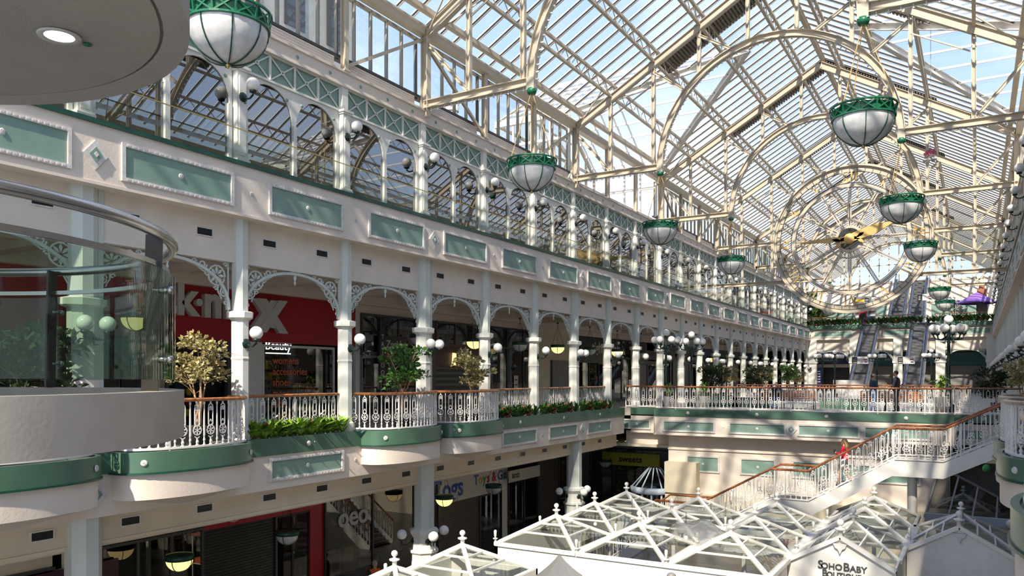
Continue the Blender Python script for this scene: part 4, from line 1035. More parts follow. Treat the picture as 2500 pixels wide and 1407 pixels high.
# corrugated decks below the ridge beside each truss
for n in TR[1:]:
    if n >= 20: break
    t = thing('corrugated_walkway', 'dark corrugated roof strip behind the truss %s' % trn[n], 'roof deck', (XC, colY(n) + 1.9, 0), 0, 'corrugated roof strips')
    for s in (-1, 1):
        m = MB(); N = 40
        for k in range(N):
            x0, x1 = s * (.1 + 5.2 * k / N), s * (.1 + 5.2 * (k + .55) / N)
            z0, z1 = ZR + ZG - .12 - abs(x0) * SL, ZR + ZG - .12 - abs(x1) * SL
            m.add([(x0, -.75, z0), (x1, -.75, z1), (x1, .75, z1), (x0, .75, z0), (x0, -.75, z0 - .06), (x1, -.75, z1 - .06), (x1, .75, z1 - .06), (x0, .75, z0 - .06)], [(0, 1, 2, 3), (7, 6, 5, 4), (0, 4, 5, 1), (1, 5, 6, 2), (2, 6, 7, 3), (3, 7, 4, 0)])
        m.add([(s * .1, -.75, ZR + ZG - .1), (s * 5.3, -.75, ZR + ZG - .1 - 5.3 * SL), (s * 5.3, .75, ZR + ZG - .1 - 5.3 * SL), (s * .1, .75, ZR + ZG - .1)], [(0, 1, 2, 3)])
        m.build('deck', CORR, t)
# clerestory bays
def make_cler():
    r = sthing('window_1', 'clerestory window bay')
    m = MB(); x = -0.35
    for k in range(6):
        y = -H + B * k / 5; m.cbox(x, y, 11.9, .10, .07, 2.05)
    m.box(x - .05, x + .05, -H, H, 12.85, 12.95); m.build('mullions', WINFR, r)
    m = MB(); m.box(x - .15, x + .16, -H, H, 10.90, 10.98); m.box(x - .05, x + .03, -H, H, 10.46, 10.56); m.build('sill', CHAR, r)
    m = MB(); m.box(x - .01, x + .005, -H, H, 10.98, 12.9); m.build('glass_pane', G_CLEAR, r)
    m = MB()
    for k in range(5): m.box(-.36, -.20, -H + .25, H - .25, 10.53 + k * .072, 10.53 + k * .072 + .062)
    m.box(-.34, -.22, -H + .25, H - .25, 10.53, 10.88)
    m.build('louvre_box', WALL, r)
    return regkids(r)
cl0 = make_cler()
def make_post():
    t = thing('roof_post', 'x', 'post'); m = MB(); m.ibeam((-.02, 0, 10.44), (-.02, 0, 12.95), .16, .18, (1, 0, 0)); m.build('post_shaft', STEEL, t)
    m = MB(); m.cbox(-.02, 0, 10.48, .26, .26, .04); m.build('foot_plate', STEEL, t); return regkids(t)
po0 = make_post(); bp = 0
for side, X, rot in sides():
    for n in range(-2, NMAX):
        if n in (5, 6, 7): continue
        o = place(cl0, 'cl', side, (colY(n) + colY(n + 1)) / 2); o.name = 'window_%d' % wn; wn += 1; o['label'] = 'clerestory window bay'
        if n % 3 in (1, 2):
            ya, yb = colY(n), colY(n + 1); up = (n % 3 == 1)
            m = MB(); m.ibeam((0, ya, 10.6 if up else 12.8), (0, yb, 12.8 if up else 10.6), .10, .10, (1, 0, 0))
            tag(m.build('diagonal_brace', STEEL, None, (X - (.05 if side == 'left' else -.05), 0, 0)), 'cream diagonal brace across the %s clerestory, %s bay from the near end' % (side, ORD[n + 2]), 'brace', 'clerestory braces')
    for n in range(-2, NMAX + 1):
        if n % 3 == 2: continue
        place(po0, 'po', side, colY(n), 'cream steel post between %s clerestory windows, %s from the near end' % (side, ORD[n + 2]), 'clerestory posts')
# ------------------------------------------------------------------ the big hanging globes
def make_globe():
    t = thing('hanging_bowl_light', 'x', 'hanging lamp')
    R = .70; m = MB()
    for z, r in ((0.0, R + .02), (0.26, R + .06)): m.tube([(r * cos(2 * pi * k / 28), r * sin(2 * pi * k / 28), z) for k in range(28)], .028, 5, True)
    for k in range(12):
        a, b = 2 * pi * k / 12, 2 * pi * (k + 1) / 12; r0, r1 = R + .02, R + .06
        m.bar((r0 * cos(a), r0 * sin(a), 0), (r1 * cos(b), r1 * sin(b), .26), .03, .03); m.bar((r1 * cos(a), r1 * sin(a), .26), (r0 * cos(b), r0 * sin(b), 0), .03, .03); m.bar((r0 * cos(a), r0 * sin(a), 0), (r1 * cos(a), r1 * sin(a), .26), .03, .03)
    m.lathe([(R - .03, 0), (R, .22)], 28); m.build('lattice_rim', GRNLAMP, t)
    m = MB(); m.lathe([(0.01, -.66)] + [(R * sin(a), -.66 * cos(a)) for a in [pi / 2 * k / 12 for k in range(1, 13)]], 28); m.lathe([(0, .05), (R - .04, .05)], 28); m.build('bowl', OPALG, t)
    m = MB()
    for k in range(8):
        a = 2 * pi * k / 8 + .2; m.tube([((R + .012) * sin(b) * cos(a), (R + .012) * sin(b) * sin(a), -.675 * cos(b)) for b in [pi / 2 * i / 8 for i in range(9)]], .014, 4)
    m.build('bowl_ribs', DGREEN, t)
    m = MB(); m.lathe([(.0, -.75), (.02, -.73), (.035, -.70), (.06, -.67), (.02, -.64)], 8); m.build('finial', BRASS, t)
    m = MB()
    for k in range(3): a = 2 * pi * k / 3; m.tube([((R + .03) * cos(a), (R + .03) * sin(a), .26), (.03 * cos(a), .03 * sin(a), 2.32)], .012, 4)
    m.build('chain', GOLD, t)
    m = MB(); m.lathe([(0, 2.30), (.12, 2.30), (.15, 2.37), (.15, 2.46), (0, 2.46)], 12); m.build('ceiling_mount', GRNLAMP, t)
    return regkids(t)
gl = make_globe()
desc = {(-1, -1): 'top left beside the disc ceiling', (2, -1): 'before the left upper arcade', (5, -1): 'smaller, left of the third truss', (8, -1): 'small, left of the clock', (14, -1): 'low behind the clock rim, left', (17, -1): 'tiny, under the clock', (2, 1): 'largest on the right, upper right', (5, 1): 'second largest on the right, over the clock edge', (8, 1): 'third on the right, beside the clock', (14, 1): 'upper of the small far pair on the right', (17, 1): 'lower of the small far pair on the right', (-1, 1): 'near right, above the picture'}
for n in TR:
    for s in (-1, 1):
        if (n, s) not in desc or (n, s) == (-1, 1): continue
        dcopy(gl, 'gl', (XC + s * RR, colY(n) if n > 0 else 9.66, 7.93), 'frosted green-rimmed bowl light on gold chains, ' + desc[(n, s)], 'big hanging bowl lights')
# ------------------------------------------------------------------ clock
YC = colY(11) - 0.35; ZC = 10.45
ck = thing('giant_clock', 'giant skeleton clock with gold roman numerals and hands in the centre of the hall', 'clock', (XC, YC, ZC))
def ring(mb, r, w, t, n=72):
    vs = []; 
    for k in range(n):
        a = 2 * pi * k / n
        for rad, y in ((r - w / 2, -t / 2), (r + w / 2, -t / 2), (r + w / 2, t / 2), (r - w / 2, t / 2)): vs.append((rad * cos(a), y, rad * sin(a)))
    mb.add(vs, [(k * 4 + q, k * 4 + (q + 1) % 4, ((k + 1) % n) * 4 + (q + 1) % 4, ((k + 1) % n) * 4 + q) for k in range(n) for q in range(4)])
RO = 4.72
m = MB(); ring(m, RO, .10, .35); ring(m, RO - .10, .12, .06); m.build('outer_ring', STEEL, ck)
m = MB(); ring(m, RO - .30, .22, .08); m.build('minute_track', STEEL, ck)
m = MB(); ring(m, RO - .18, .025, .1); ring(m, RO - .42, .025, .1); ring(m, RO * .765, .03, .1); ring(m, RO * .70, .03, .1)
for k in range(60):
    a = 2 * pi * k / 60; m.bar(((RO - .2) * cos(a), -.05, (RO - .2) * sin(a)), ((RO - .4) * cos(a), -.05, (RO - .4) * sin(a)), .02, .03)
m.build('dark_edging', CHAR, ck)
m = MB(); ring(m, RO * .732, .20, .10); m.build('inner_ring', STEEL, ck)
m = MB(); ring(m, RO * .26, .12, .08, 40); ring(m, RO * .165, .16, .14, 40); m.build('hub_ring', STEEL, ck)
m = MB()
for k in range(12):
    a = 2 * pi * k / 12
    for d in (-.075, .075):
        px, pz = -sin(a) * d, cos(a) * d
        m.bar((.85 * cos(a) + px, 0, .85 * sin(a) + pz), (RO * .72 * cos(a) + px, 0, RO * .72 * sin(a) + pz), .07, .09, (0, 1, 0))
    m.bar((RO * .17 * cos(a + .26), 0, RO * .17 * sin(a + .26)), (RO * .26 * cos(a + .26), 0, RO * .26 * sin(a + .26)), .05, .05, (0, 1, 0))
m.build('spokes', STEEL, ck)
m = MB()
for k in range(12):
    a = 2 * pi * k / 12
    m.bar((.85 * cos(a), .0, .85 * sin(a)), (RO * .72 * cos(a), .0, RO * .72 * sin(a)), .03, .04, (0, 1, 0))
m.build('spoke_cable', CHAR, ck)
m = MB(); mm = MB(); mm.lathe([(0, .05), (RO * .15, .05), (RO * .15, -.05), (0, -.05)], 30, smooth=False); m.merge(mm, Matrix.Rotation(pi / 2, 4, 'X')); m.build('hub_disc', G_HUB, ck)
m = MB(); mm = MB(); mm.lathe([(0.001, .40), (.18, .38), (.30, .31), (.34, .2), (.34, 0)], 24); m.merge(mm, Matrix.Rotation(pi / 2, 4, 'X')); m.build('hub_cap', GOLD, ck)
def numeral(hour, s):
    m = MB(); a = pi / 2 - 2 * pi * hour / 12; r0, r1 = RO * .765 + .04, RO - .44
    er = Vector((cos(a), 0, sin(a))); et = Vector((sin(a), 0, -cos(a)))      # et: clockwise
    W = {'I': .24, 'V': .46, 'X': .50}; tot = sum(W[c] for c in s); x = -tot / 2
    def P(u, v): return Vector((0, -.1, 0)) + er * (r0 + (r1 - r0) * v) + et * u
    for c in s:
        w = W[c]
        if c == 'I': m.bar(P(x + w / 2, 0), P(x + w / 2, 1), .10, .05, (0, 1, 0))
        elif c == 'V': m.bar(P(x + w / 2, 0), P(x + .05, 1), .11, .05, (0, 1, 0)); m.bar(P(x + w / 2, 0), P(x + w - .05, 1), .05, .05, (0, 1, 0))
        else: m.bar(P(x + w - .06, 0), P(x + .06, 1), .12, .05, (0, 1, 0)); m.bar(P(x + .06, 0), P(x + w - .06, 1), .05, .05, (0, 1, 0))
        x += w
    return m.build('numeral', GOLD, ck)
for h, s in enumerate(('I', 'II', 'III', 'IIII', 'V', 'VI', 'VII', 'VIII', 'IX', 'X', 'XI', 'XII'), 1):
    numeral(h, s)
def hand(ang, L, w, tail, tip):
    er = Vector((cos(ang), 0, sin(ang))); et = Vector((sin(ang), 0, -cos(ang))); m = MB()
    def poly(pts, y0=-.28, y1=-.22):
        n = len(pts); vs = [er * u + et * v + Vector((0, y, 0)) for y in (y0, y1) for u, v in pts]
        m.add(vs, [tuple(range(n - 1, -1, -1)), tuple(range(n, 2 * n))] + [(i, (i + 1) % n, n + (i + 1) % n, n + i) for i in range(n)])
    poly([(0, -w / 2), (L * .45, -w * .62), (L * .72, -w * .18), (L, 0), (L * .72, w * .18), (L * .45, w * .62), (0, w / 2), (-tail * .5, w * .3), (-tail * .5, -w * .3)])
    for d in (-1, 1): poly([(-tail * .4, 0), (-tail * .7, d * .28), (-tail, d * .33), (-tail * .85, d * .12), (-tail * .6, d * .03)])
    if tip:
        pts = [er * (L * .84 + .16 * cos(t)) + et * (.22 * sin(t)) + Vector((0, -.25, 0)) for t in [2 * pi * k / 12 for k in range(12)]]; m.tube(pts, .04, 4, True)
    return m
hand(radians(18), 3.45, .50, 1.0, False).build('minute_hand', GOLD, ck)
hand(radians(181), 3.35, .26, .9, True).build('hour_hand', GOLD, ck)
# second lower chords beside the clock
m = MB()
for s in (-1, 1):
    m.ibeam((XC + s * HALF, YC + .3, 7.95), (XC + s * (RO * .78), YC + .3, 7.95), .22, .24); m.ibeam((XC + s * (RO * .78), YC + .3, 7.95), (XC + s * (RO * .62), YC + .3, 7.2), .18, .2)
    for x in (6.9, 4.9): m.bar((XC + s * x, YC + .3, 8.0), (XC + s * x, YC + .3, ZB), .14, .14)
tag(m.build('clock_support_frame', STEEL), 'cream steel frame holding the giant clock on both sides', 'frame')
m = MB()
for s in (-1, 1): a, b = sorted((XC + s * (HALF - .3), XC + s * 4.8)); m.box(a, b, YC + .35, YC + .36, 8.05, ZB - .1)
struct(m.build('window_200', G_CLEAR), 'glass screen beside the clock')
# festoon at end: far wind braces handled by trusses
# ------------------------------------------------------------------ the buildings outside
t = thing('office_building', 'grey stone building seen through the clerestory at the upper left', 'building', (-34, 16, L0))
m = MB(); m.box(-6, 4, 2, 17.5, 0, 40); m.build('facade', BLDG, t)
for j in range(4):
    for i in range(5): m = MB(); m.box(4.0, 4.06, 3.2 + i * 3, 4.6 + i * 3, 16 + j * 5, 19 + j * 5); m.build('window', CHAR, t)
t = thing('flue_pipe', 'silver flue with a copper collar outside the left clerestory', 'chimney', (-20.5, yat(1102, -20.5), 10)); m = MB(); m.lathe([(.28, -6), (.28, 3.6)], 14); m.lathe([(.34, 3.6), (.34, 3.9), (.0, 4.1)], 14); m.build('pipe', KWHITE, t); m = MB(); m.lathe([(.31, 2.9), (.31, 3.25)], 14); m.build('collar', TERRA, t)
t = thing('rooftop_plant_room', 'pale rooftop structure with railings outside the left clerestory', 'building', (-30, 40, L0)); m = MB(); m.box(-4, 4, -9, 9, 0, 19.0); m.build('walls', SIGNW, t); m = MB()
for k in range(10): m.bar((4, -9 + 2 * k, 19), (4, -9 + 2 * k, 20.1), .06, .06)
m.bar((4, -9, 20.1), (4, 9, 20.1), .06, .06); m.build('roof_rail', SHUT, t)
# ------------------------------------------------------------------ bridge front at the far end of the floor opening
YA = YW + 0.9; YBf = YW + 0.0
xb0, xb1 = xat(1597, YBf), xat(2330, YBf)
r = sthing('trim_30', 'cream bridge front with green band across the hall', (0, 0, 0))
for (x0, x1, y) in ((XL + FX, xb0, YA), (xb0, xb1, YBf), (xb1, XR - FX, YA)):
    m = MB(); m.box(x0, x1, y, y + .15, -1.27, -0.34); m.box(x0, x1, y - .03, y, -1.27, -1.21); m.build('fascia', WALL, r)
    m = MB(); m.box(x0, x1, y - .04, y + .2, -0.34, 0.0); m.build('green_band', GBAND, r)
m = MB()
for x in (xb0, xb1): m.box(x - .02, x + .02, YBf, YA, -1.27, -.34)
m.box(xb0, xb1, YBf + .05, YA + .1, -1.27, -1.1); m.build('return', WALL, r)
m = MB(); m.box(xb0, xb1, YBf, YA + .1, -.3, 0.0); m.build('deck_edge', LTILE, r)
def ypanel(xc, w, z0, z1, y, parent):
    o = dup(PP if (w, z0) not in YP else YP[(w, z0)], parent=parent) if False else None
YP = {}
def xpanel(xc, w, z0, z1, y, parent):
    k = (w, z0, z1)
    if k not in YP: YP[k] = panel_unit(w, z0, z1, 0.0); o = YP[k]; o.parent = parent
    else: o = dup(YP[k], parent=parent)
    o.location = (xc, y, 0); o.rotation_euler = (0, 0, -pi / 2); return o
for px in (1555,): xpanel(xat(px, YA), 1.35, -1.02, -.66, YA, r)
for px in (1681, 1848, 2022, 2190): xpanel(xat(px, YBf), 2.45, -1.02, -.62, YBf, r)
xpanel(xat(2366, YA), .9, -1.02, -.66, YA, r)
for px, d_ in ((1766, 0), (1932, 1), (2105, 0)):
    o = dup(du1 if d_ else bu1, parent=r); o.location = (xat(px, YBf), YBf + FX, 0); o.rotation_euler = (0, 0, -pi / 2)
m = MB()
for px in (1680, 1848, 2018, 2212):
    mm = MB(); mm.lathe([(0.0, 0.04), (0.04, 0.045), (0.07, 0.025), (0.085, 0.0)], 12); m.merge(mm, Matrix.Translation((xat(px, YBf), YBf - .04, -.17)) @ Matrix.Rotation(pi / 2, 4, 'X'))
m.build('rosette', MOULD, r)
t = thing('bridge_railing', 'long white cast iron railing with a wooden rail along the front of the bridge', 'railing', (0, 0, 0))
railing(t, [(xb0 + .1, YA - .0), (xb0 + .1, YBf + .08), (xb1 - .1, YBf + .08), (xb1 - .1, YA)], hi=True)
t = thing('bridge_railing', 'short white railing between the left gallery and the bridge front', 'railing', (0, 0, 0)); railing(t, [(XL + .1, YA + .08), (xb0, YA + .08)], hi=True)
t = thing('bridge_railing', 'short white railing between the bridge front and the right gallery', 'railing', (0, 0, 0)); railing(t, [(xb1, YA + .08), (XR - .1, YA + .08)], hi=False)
t = thing('rear_railing', 'white railing on the far side of the bridge deck', 'railing', (0, 0, 0)); railing(t, [(XL + 3, YA + 11), (XR - 2, YA + 11)], hi=False)
# wall under the bridge
r = sthing('wall_back', 'cream wall with green panels below the bridge', (0, 0, 0)); xw0, xw1 = xat(1632, YA - .25), xat(2316, YA - .25); yw = YA - .25
m = MB(); m.box(XL, xw0, YA + .35, YA + .5, -1.95, -1.2); m.box(XL, xw0, YA + .3, YA + .35, -2.0, -1.9); m.box(xw0, xw1, yw, yw + .3, -4.1, -1.2); m.box(xw0 - .02, xw1, yw - .06, yw, -2.02, -1.96); m.build('upper_wall', WALL, r)
m = MB(); m.box(xw0, xw1 + .2, yw - .5, yw + .3, L0, -4.1); m.box(xw0, xw0 + 1.6, yw - .6, yw, -4.1, -2.6); m.build('lower_wall', BEIGE, r)
for px in (1716, 1850, 1980, 2090, 2196): xpanel(xat(px, yw), 1.5, -3.0, -2.35, yw, r)
# sweet shop in the left corner behind
r = front(xat(1440, YA + 4) , xat(1632, YA + 4), L0, -2.4, 0, 'glass', BLACK, 3); r.location = ((xat(1440, YA + 3) + xat(1640, YA + 3)) / 2, YA + 3, 0); r.rotation_euler = (0, 0, -pi / 2)
for i, px in enumerate((1512, 1535, 1560)):
    t = thing('sweet_display', 'backlit pick and mix shelf in the corner shop below the bridge, %s from the left' % ORD[i], 'shelf', (xat(px, YA + 3.6), YA + 3.6, L0), 0, 'corner shop shelves')
    m = MB(); m.cbox(0, 0, 1.6, .85, .3, 3.2); m.build('carcass', CHAR, t)
    ms = [MB(), MB(), MB(), MB()]
    for a in range(6):
        for b in range(11): ms[rs.randrange(4)].cbox(-.35 + a * .14, -.17, .5 + b * .25, .11, .04, .17)
    for mm, cc in zip(ms, (ORNG, YEL, TERRA, SIGNW)): mm.build('goods', cc, t)
signboard('shop_sign', 'lime yellow fascia sign of the corner sweet shop below the bridge', 'sign', xat(1540, YA + 2.9), YA + 2.9, -3.0, 3.4, .7, LIME, [('sweets', .5, BLACK, 0, -.15)], face='-y')
# ------------------------------------------------------------------ staircase from the right gallery down to the ground
YS0, YS1 = 28.6, 30.4
def X(px): return xat(px, YS0)
def zrail(px, py): return zat(py, X(px), YS0) - 1.13
pts = [(2.0, 0.0), (1.45, 0.0), (X(2303), -1.22), (X(2178), -1.22), (X(1973), -2.80), (X(1880), -2.80), (X(1705), -4.25), (X(1600), -4.25), (X(1600) - 3.2, L0)]
st = thing('staircase', 'white staircase with landings descending across the hall from the right gallery', 'staircase')
m = MB()
for y in (YS0, YS1 - .1):
    for (xa, za), (xb, zb) in zip(pts[:-1], pts[1:]):
        m.add([(xa, y, za - .45), (xa, y, za + .05), (xb, y, zb + .05), (xb, y, zb - .45), (xa, y + .1, za - .45), (xa, y + .1, za + .05), (xb, y + .1, zb + .05), (xb, y + .1, zb - .45)], [(0, 1, 2, 3), (7, 6, 5, 4), (0, 4, 5, 1), (1, 5, 6, 2), (2, 6, 7, 3), (3, 7, 4, 0)])
m.build('stringer', KWHITE, st)
m = MB(); mt = MB()
for (xa, za), (xb, zb) in zip(pts[:-1], pts[1:]):
    if abs(za - zb) < .01: m.box(min(xa, xb), max(xa, xb), YS0 + .1, YS1 - .1, za - .3, za - .02); mt.box(min(xa, xb), max(xa, xb), YS0 + .1, YS1 - .1, za - .02, za)
    else:
        k = max(2, round(abs(zb - za) / .165))
        for i in range(k): x0 = xa + (xb - xa) * i / k; x1 = xa + (xb - xa) * (i + 1) / k; z = za + (zb - za) * (i + 1) / k; mt.box(min(x0, x1), max(x0, x1), YS0 + .1, YS1 - .1, z - .03, z); m.box(max(x0, x1) - .02, max(x0, x1), YS0 + .1, YS1 - .1, z, z + abs(zb - za) / k)
        m.add([(xa, YS0 + .1, za - .32), (xb, YS0 + .1, zb - .32), (xb, YS1 - .1, zb - .32), (xa, YS1 - .1, za - .32), (xa, YS0 + .1, za - .27), (xb, YS0 + .1, zb - .27), (xb, YS1 - .1, zb - .27), (xa, YS1 - .1, za - .27)], [(3, 2, 1, 0), (4, 5, 6, 7)])
m.build('underside', KWHITE, st); mt.build('treads', CHAR, st)
for nm, y in (('near', YS0 + .05), ('far', YS1 - .05)):
    t = thing('stair_railing', 'white cast iron stair railing with dark wooden handrail on the %s side of the staircase' % nm, 'railing')
    railing(t, [(x, y, z + .03) for x, z in reversed(pts[1:])], hi=(nm == 'near'))
t = thing('stair_support', 'white round pier under the middle landing of the staircase', 'column', (X(2222), 29.5, L0)); m = MB(); m.lathe([(.15, 0), (.15, 4.95)], 20); m.build('shaft', KWHITE, t); m = MB(); m.lathe([(.22, 0), (.22, .15), (.15, .2)], 20); m.build('base', KWHITE, t); m = MB(); m.lathe([(.15, 4.85), (.22, 5.05)], 20); m.build('cap', KWHITE, t)
# ------------------------------------------------------------------ kiosks with pyramid glass roofs
ZA, ZV = -2.35, -3.05
def finial(mb, c, s=1.0): mb.lathe([(.05 * s, -.05 * s), (.05 * s, .12 * s), (.11 * s, .14 * s), (.11 * s, .17 * s), (.03 * s, .19 * s), (.03 * s, .22 * s)], 10, c); mb.sphere((c[0], c[1], c[2] + .28 * s), .07 * s, 10, 7)
def make_pyramid(sx, sy, gable=False):
    t = thing('glass_roof_kiosk', 'x', 'kiosk roof'); a, b = sx / 2, sy / 2; h = ZA - ZV
    m = MB(); A = (0, 0, h); cs = [(-a, -b, 0), (a, -b, 0), (a, b, 0), (-a, b, 0)]
    for c in cs: m.bar(c, A, .09, .09)
    for c, d in zip(cs, cs[1:] + cs[:1]):
        m.bar(c, d, .10, .10)
        for f in (.42, .72):
            p = Vector(c).lerp(Vector(A), f); q = Vector(d).lerp(Vector(A), f); m.bar(p, q, .04, .05)
        mid = (Vector(c) + Vector(d)) / 2
    m.build('roof_frame', KWHITE, t)
    g = MB()
    for i, (c, d) in enumerate(zip(cs, cs[1:] + cs[:1])): g.add([c, d, A], [(0, 1, 2)])
    g.build('roof_glass', G_KIOSK, t)
    f = MB(); finial(f, (0, 0, h), 1.0); f.build('apex_finial', KWHITE, t)
    f = MB(); finial(f, (-a, -b, .05), .62); f.v = [(x, y, z if z < .2 else z + .12) for x, y, z in f.v]; f.build('valley_finial', KWHITE, t)
    return regkids(t)
kx = [-10.3, -7.8, -5.35, -2.9, -.4]; PX = 2.48
py0 = make_pyramid(PX, 2.6)
cnt = 0; ROWS = {0: [19.9, 22.5, 25.1], 1: [19.9, 22.5, 25.1], 2: [19.9, 22.4, 25.2], 3: [23.2, 25.7, 28.2], 4: [26.1]}
rown = ['leftmost', 'second', 'middle', 'fourth', 'rightmost']
for c, ys in ROWS.items():
    for j, y in enumerate(ys):
        dcopy(py0, 'py', (kx[c], y, ZV), 'white framed glass pyramid kiosk roof, %s file, %s from the front' % (rown[c], ORD[j]), 'pyramid kiosk roofs')
# second small kiosk group nearer the camera
for i, (x, y) in enumerate(((-10.4, 15.3), (-10.4, 12.8))): dcopy(py0, 'py', (x, y, ZV), 'near white framed glass kiosk roof at the bottom edge, %s' % ('behind' if i == 0 else 'in front'), 'pyramid kiosk roofs')
# gutters between files, and walls
def kwall(x0, x1, y0, y1, lab, z1=ZV + .03, mt=KWHITE):
    t = thing('kiosk', lab, 'kiosk', ((x0 + x1) / 2, (y0 + y1) / 2, L0)); a, b = (x1 - x0) / 2, (y1 - y0) / 2; h = z1 - L0
    m = MB(); m.box(-a, a, -b, -b + .08, h - .95, h); m.box(-a, a, b - .08, b, h - .95, h); m.box(-a, -a + .08, -b, b, h - .95, h); m.box(a - .08, a, -b, b, h - .95, h); m.build('fascia', mt, t)
    m = MB(); n = max(2, round(2 * a / 2.48)); k = max(2, round(2 * b / 2.5))
    for i in range(n + 1):
        for yy in (-b + .08, b - .08): m.cbox(-a + .08 + i * (2 * a - .16) / n, yy, (h - .9) / 2, .12, .12, h - .9)
    for j in range(1, k):
        for xx in (-a + .08, a - .08): m.cbox(xx, -b + j * 2 * b / k, (h - .9) / 2, .12, .12, h - .9)
    m.build('corner_posts', mt, t)
    m = MB(); m.box(-a + .07, a - .07, -b + .05, -b + .07, .1, h - .9); m.box(-a + .05, -a + .07, -b, b, .1, h - .9); m.build('shop_glass', G_SHOP, t)
    return t
k1 = kwall(kx[0] - 1.24, kx[2] + 1.2, 18.6, 26.4, 'white kiosk under the left three files of pyramid roofs')
k2 = kwall(kx[3] - 1.24, kx[3] + 1.24, 20.9, 28.2, 'white kiosk with the boutique gable under the middle files of pyramid roofs')
k3 = kwall(kx[4] - 1.2, kx[4] + 1.24, 23.9, 27.4, 'white kiosk beside the right gallery')
k4 = kwall(-11.64, -9.1, 11.5, 16.6, 'white kiosk at the bottom edge, left')
m = MB()
for i in range(4):
    xg = (kx[i] + kx[i + 1]) / 2; y0 = (18.6, 18.6, 20.9, 23.9)[i]
    m.box(xg - .15, xg + .15, y0, 27.0, ZV - .04, ZV + .06)
m.build('valley_gutters', KWHITE, k2).location = (-k2.location.x, -k2.location.y, -k2.location.z)
def kgable(xc, y, lab, words, size):
    t = thing('kiosk_gable', lab, 'gable', (xc, y, ZV)); a = 1.24; h = ZA - ZV
    m = MB(); m.prism([(-a, -.9), (a, -.9), (a, -.05), (0, h - .05), (-a, -.05)], 0, .06, 'y'); m.build('gable_board', KWHITE, t)
    m = MB(); m.bar((-a, -.03, 0), (0, -.03, h), .12, .10); m.bar((a, -.03, 0), (0, -.03, h), .12, .10)
    for s in (-1, 1):
        for f in (.33, .66): m.bar((s * a * f, 0, h * (1 - f)), (s * a * f, 1.15 + 1.2 * (1 - f), h * (1 - f)), .04, .05)
    m.bar((0, 0, h), (0, 2.35, h), .07, .08)
    m.build('bargeboard', KWHITE, t)
    g = MB()
    for s in (-1, 1): g.add([(0, 0, h), (s * a, 0, 0), (s * a, 1.15, 0), (0, 2.35, h)], [(0, 1, 2, 3)])
    g.build('roof_glass', G_KIOSK, t)
    m = MB(); finial(m, (0, 0, h), 1.25); m.build('ball_finial', KWHITE, t)
    m = MB(); m.prism([(-.16, h - .16), (.16, h - .16), (.12, h - .26), (.05, h - .30), (0, h - .42), (-.05, h - .30), (-.12, h - .26)], -.08, -.0, 'y'); m.build('pendant_bracket', MOULD, t)
    for i, w_ in enumerate(words): text(w_, size[i], CHAR, 'lettering', t, (0, -.015, -.18 - i * .27), face='-y', ext=.01, bold=.006)
    return t
kgable(kx[3], 20.8, 'white kiosk gable lettered Soho Baby Boutique with ball finial', [], [])
gs = [o for o in COL.objects if o.get('category') == 'gable'][0]
text('S', .28, CHAR, 'lettering', gs, (-.46, -.02, -.12), face='-y', ext=.01, bold=.004); text('OHO', .21, CHAR, 'lettering', gs, (-.20, -.02, -.12), face='-y', ext=.01, bold=.004)
text('B', .28, CHAR, 'lettering', gs, (.14, -.02, -.12), face='-y', ext=.01, bold=.004); text('ABY', .21, CHAR, 'lettering', gs, (.41, -.02, -.12), face='-y', ext=.01, bold=.004)
text('B', .24, CHAR, 'lettering', gs, (-.36, -.02, -.31), face='-y', ext=.01, bold=.004); text('OUTIQUE', .18, CHAR, 'lettering', gs, (.08, -.02, -.31), face='-y', ext=.01, bold=.004)
kgable(kx[4], 23.75, 'plain white kiosk gable with ball finial at the lower right', [], [])
# warm bulbs under the kiosk roofs
for i, (px, x_, y_) in enumerate(((0, -10.6, 23.2), (0, -10.0, 23.0), (0, -9.9, 24.6), (0, -7.4, 22.6), (0, -7.3, 24.8), (0, -6.9, 25.0))):
    t = thing('kiosk_bulb', 'warm bulb hanging under the left pyramid glass roofs, %s from the left' % ORD[i], 'bulb', (x_, y_, ZV - .1), 0, 'kiosk bulbs'); m = MB(); m.sphere((0, 0, 0), .05, 8, 6); m.build('bulb_glass', LEDW, t); m = MB(); m.tube([(0, 0, .04), (0, 0, .75)], .008, 4); m.build('cord', BLACK, t)
# goods inside kiosks
for i, (x, y, mt_) in enumerate(((-10.3, 21, TERRA), (-8.2, 23.5, BLUE), (-9.8, 25.4, SIGNW), (-4.2, 21.6, SHUT), (-5.6, 24, TERRA), (-2.6, 24.5, LIME), (-3.2, 21.5, PINK), (-.4, 24.5, BLUE))):
    t = thing('kiosk_counter', 'counter stacked with goods under the kiosk glass, %s from the left' % ORD[i], 'counter', (x, y, L0), 0, 'kiosk counters'); m = MB(); m.cbox(0, 0, .5, 1.5, .6, 1.0); m.build('base', KWHITE, t)
    for q in range(5): m = MB(); m.cbox(-.6 + q * .3, 0, 1.0 + .12 + .04 * q, .2, .3, .24 + .08 * q); m.build('goods', (mt_, YEL, SIGNW)[q % 3], t)
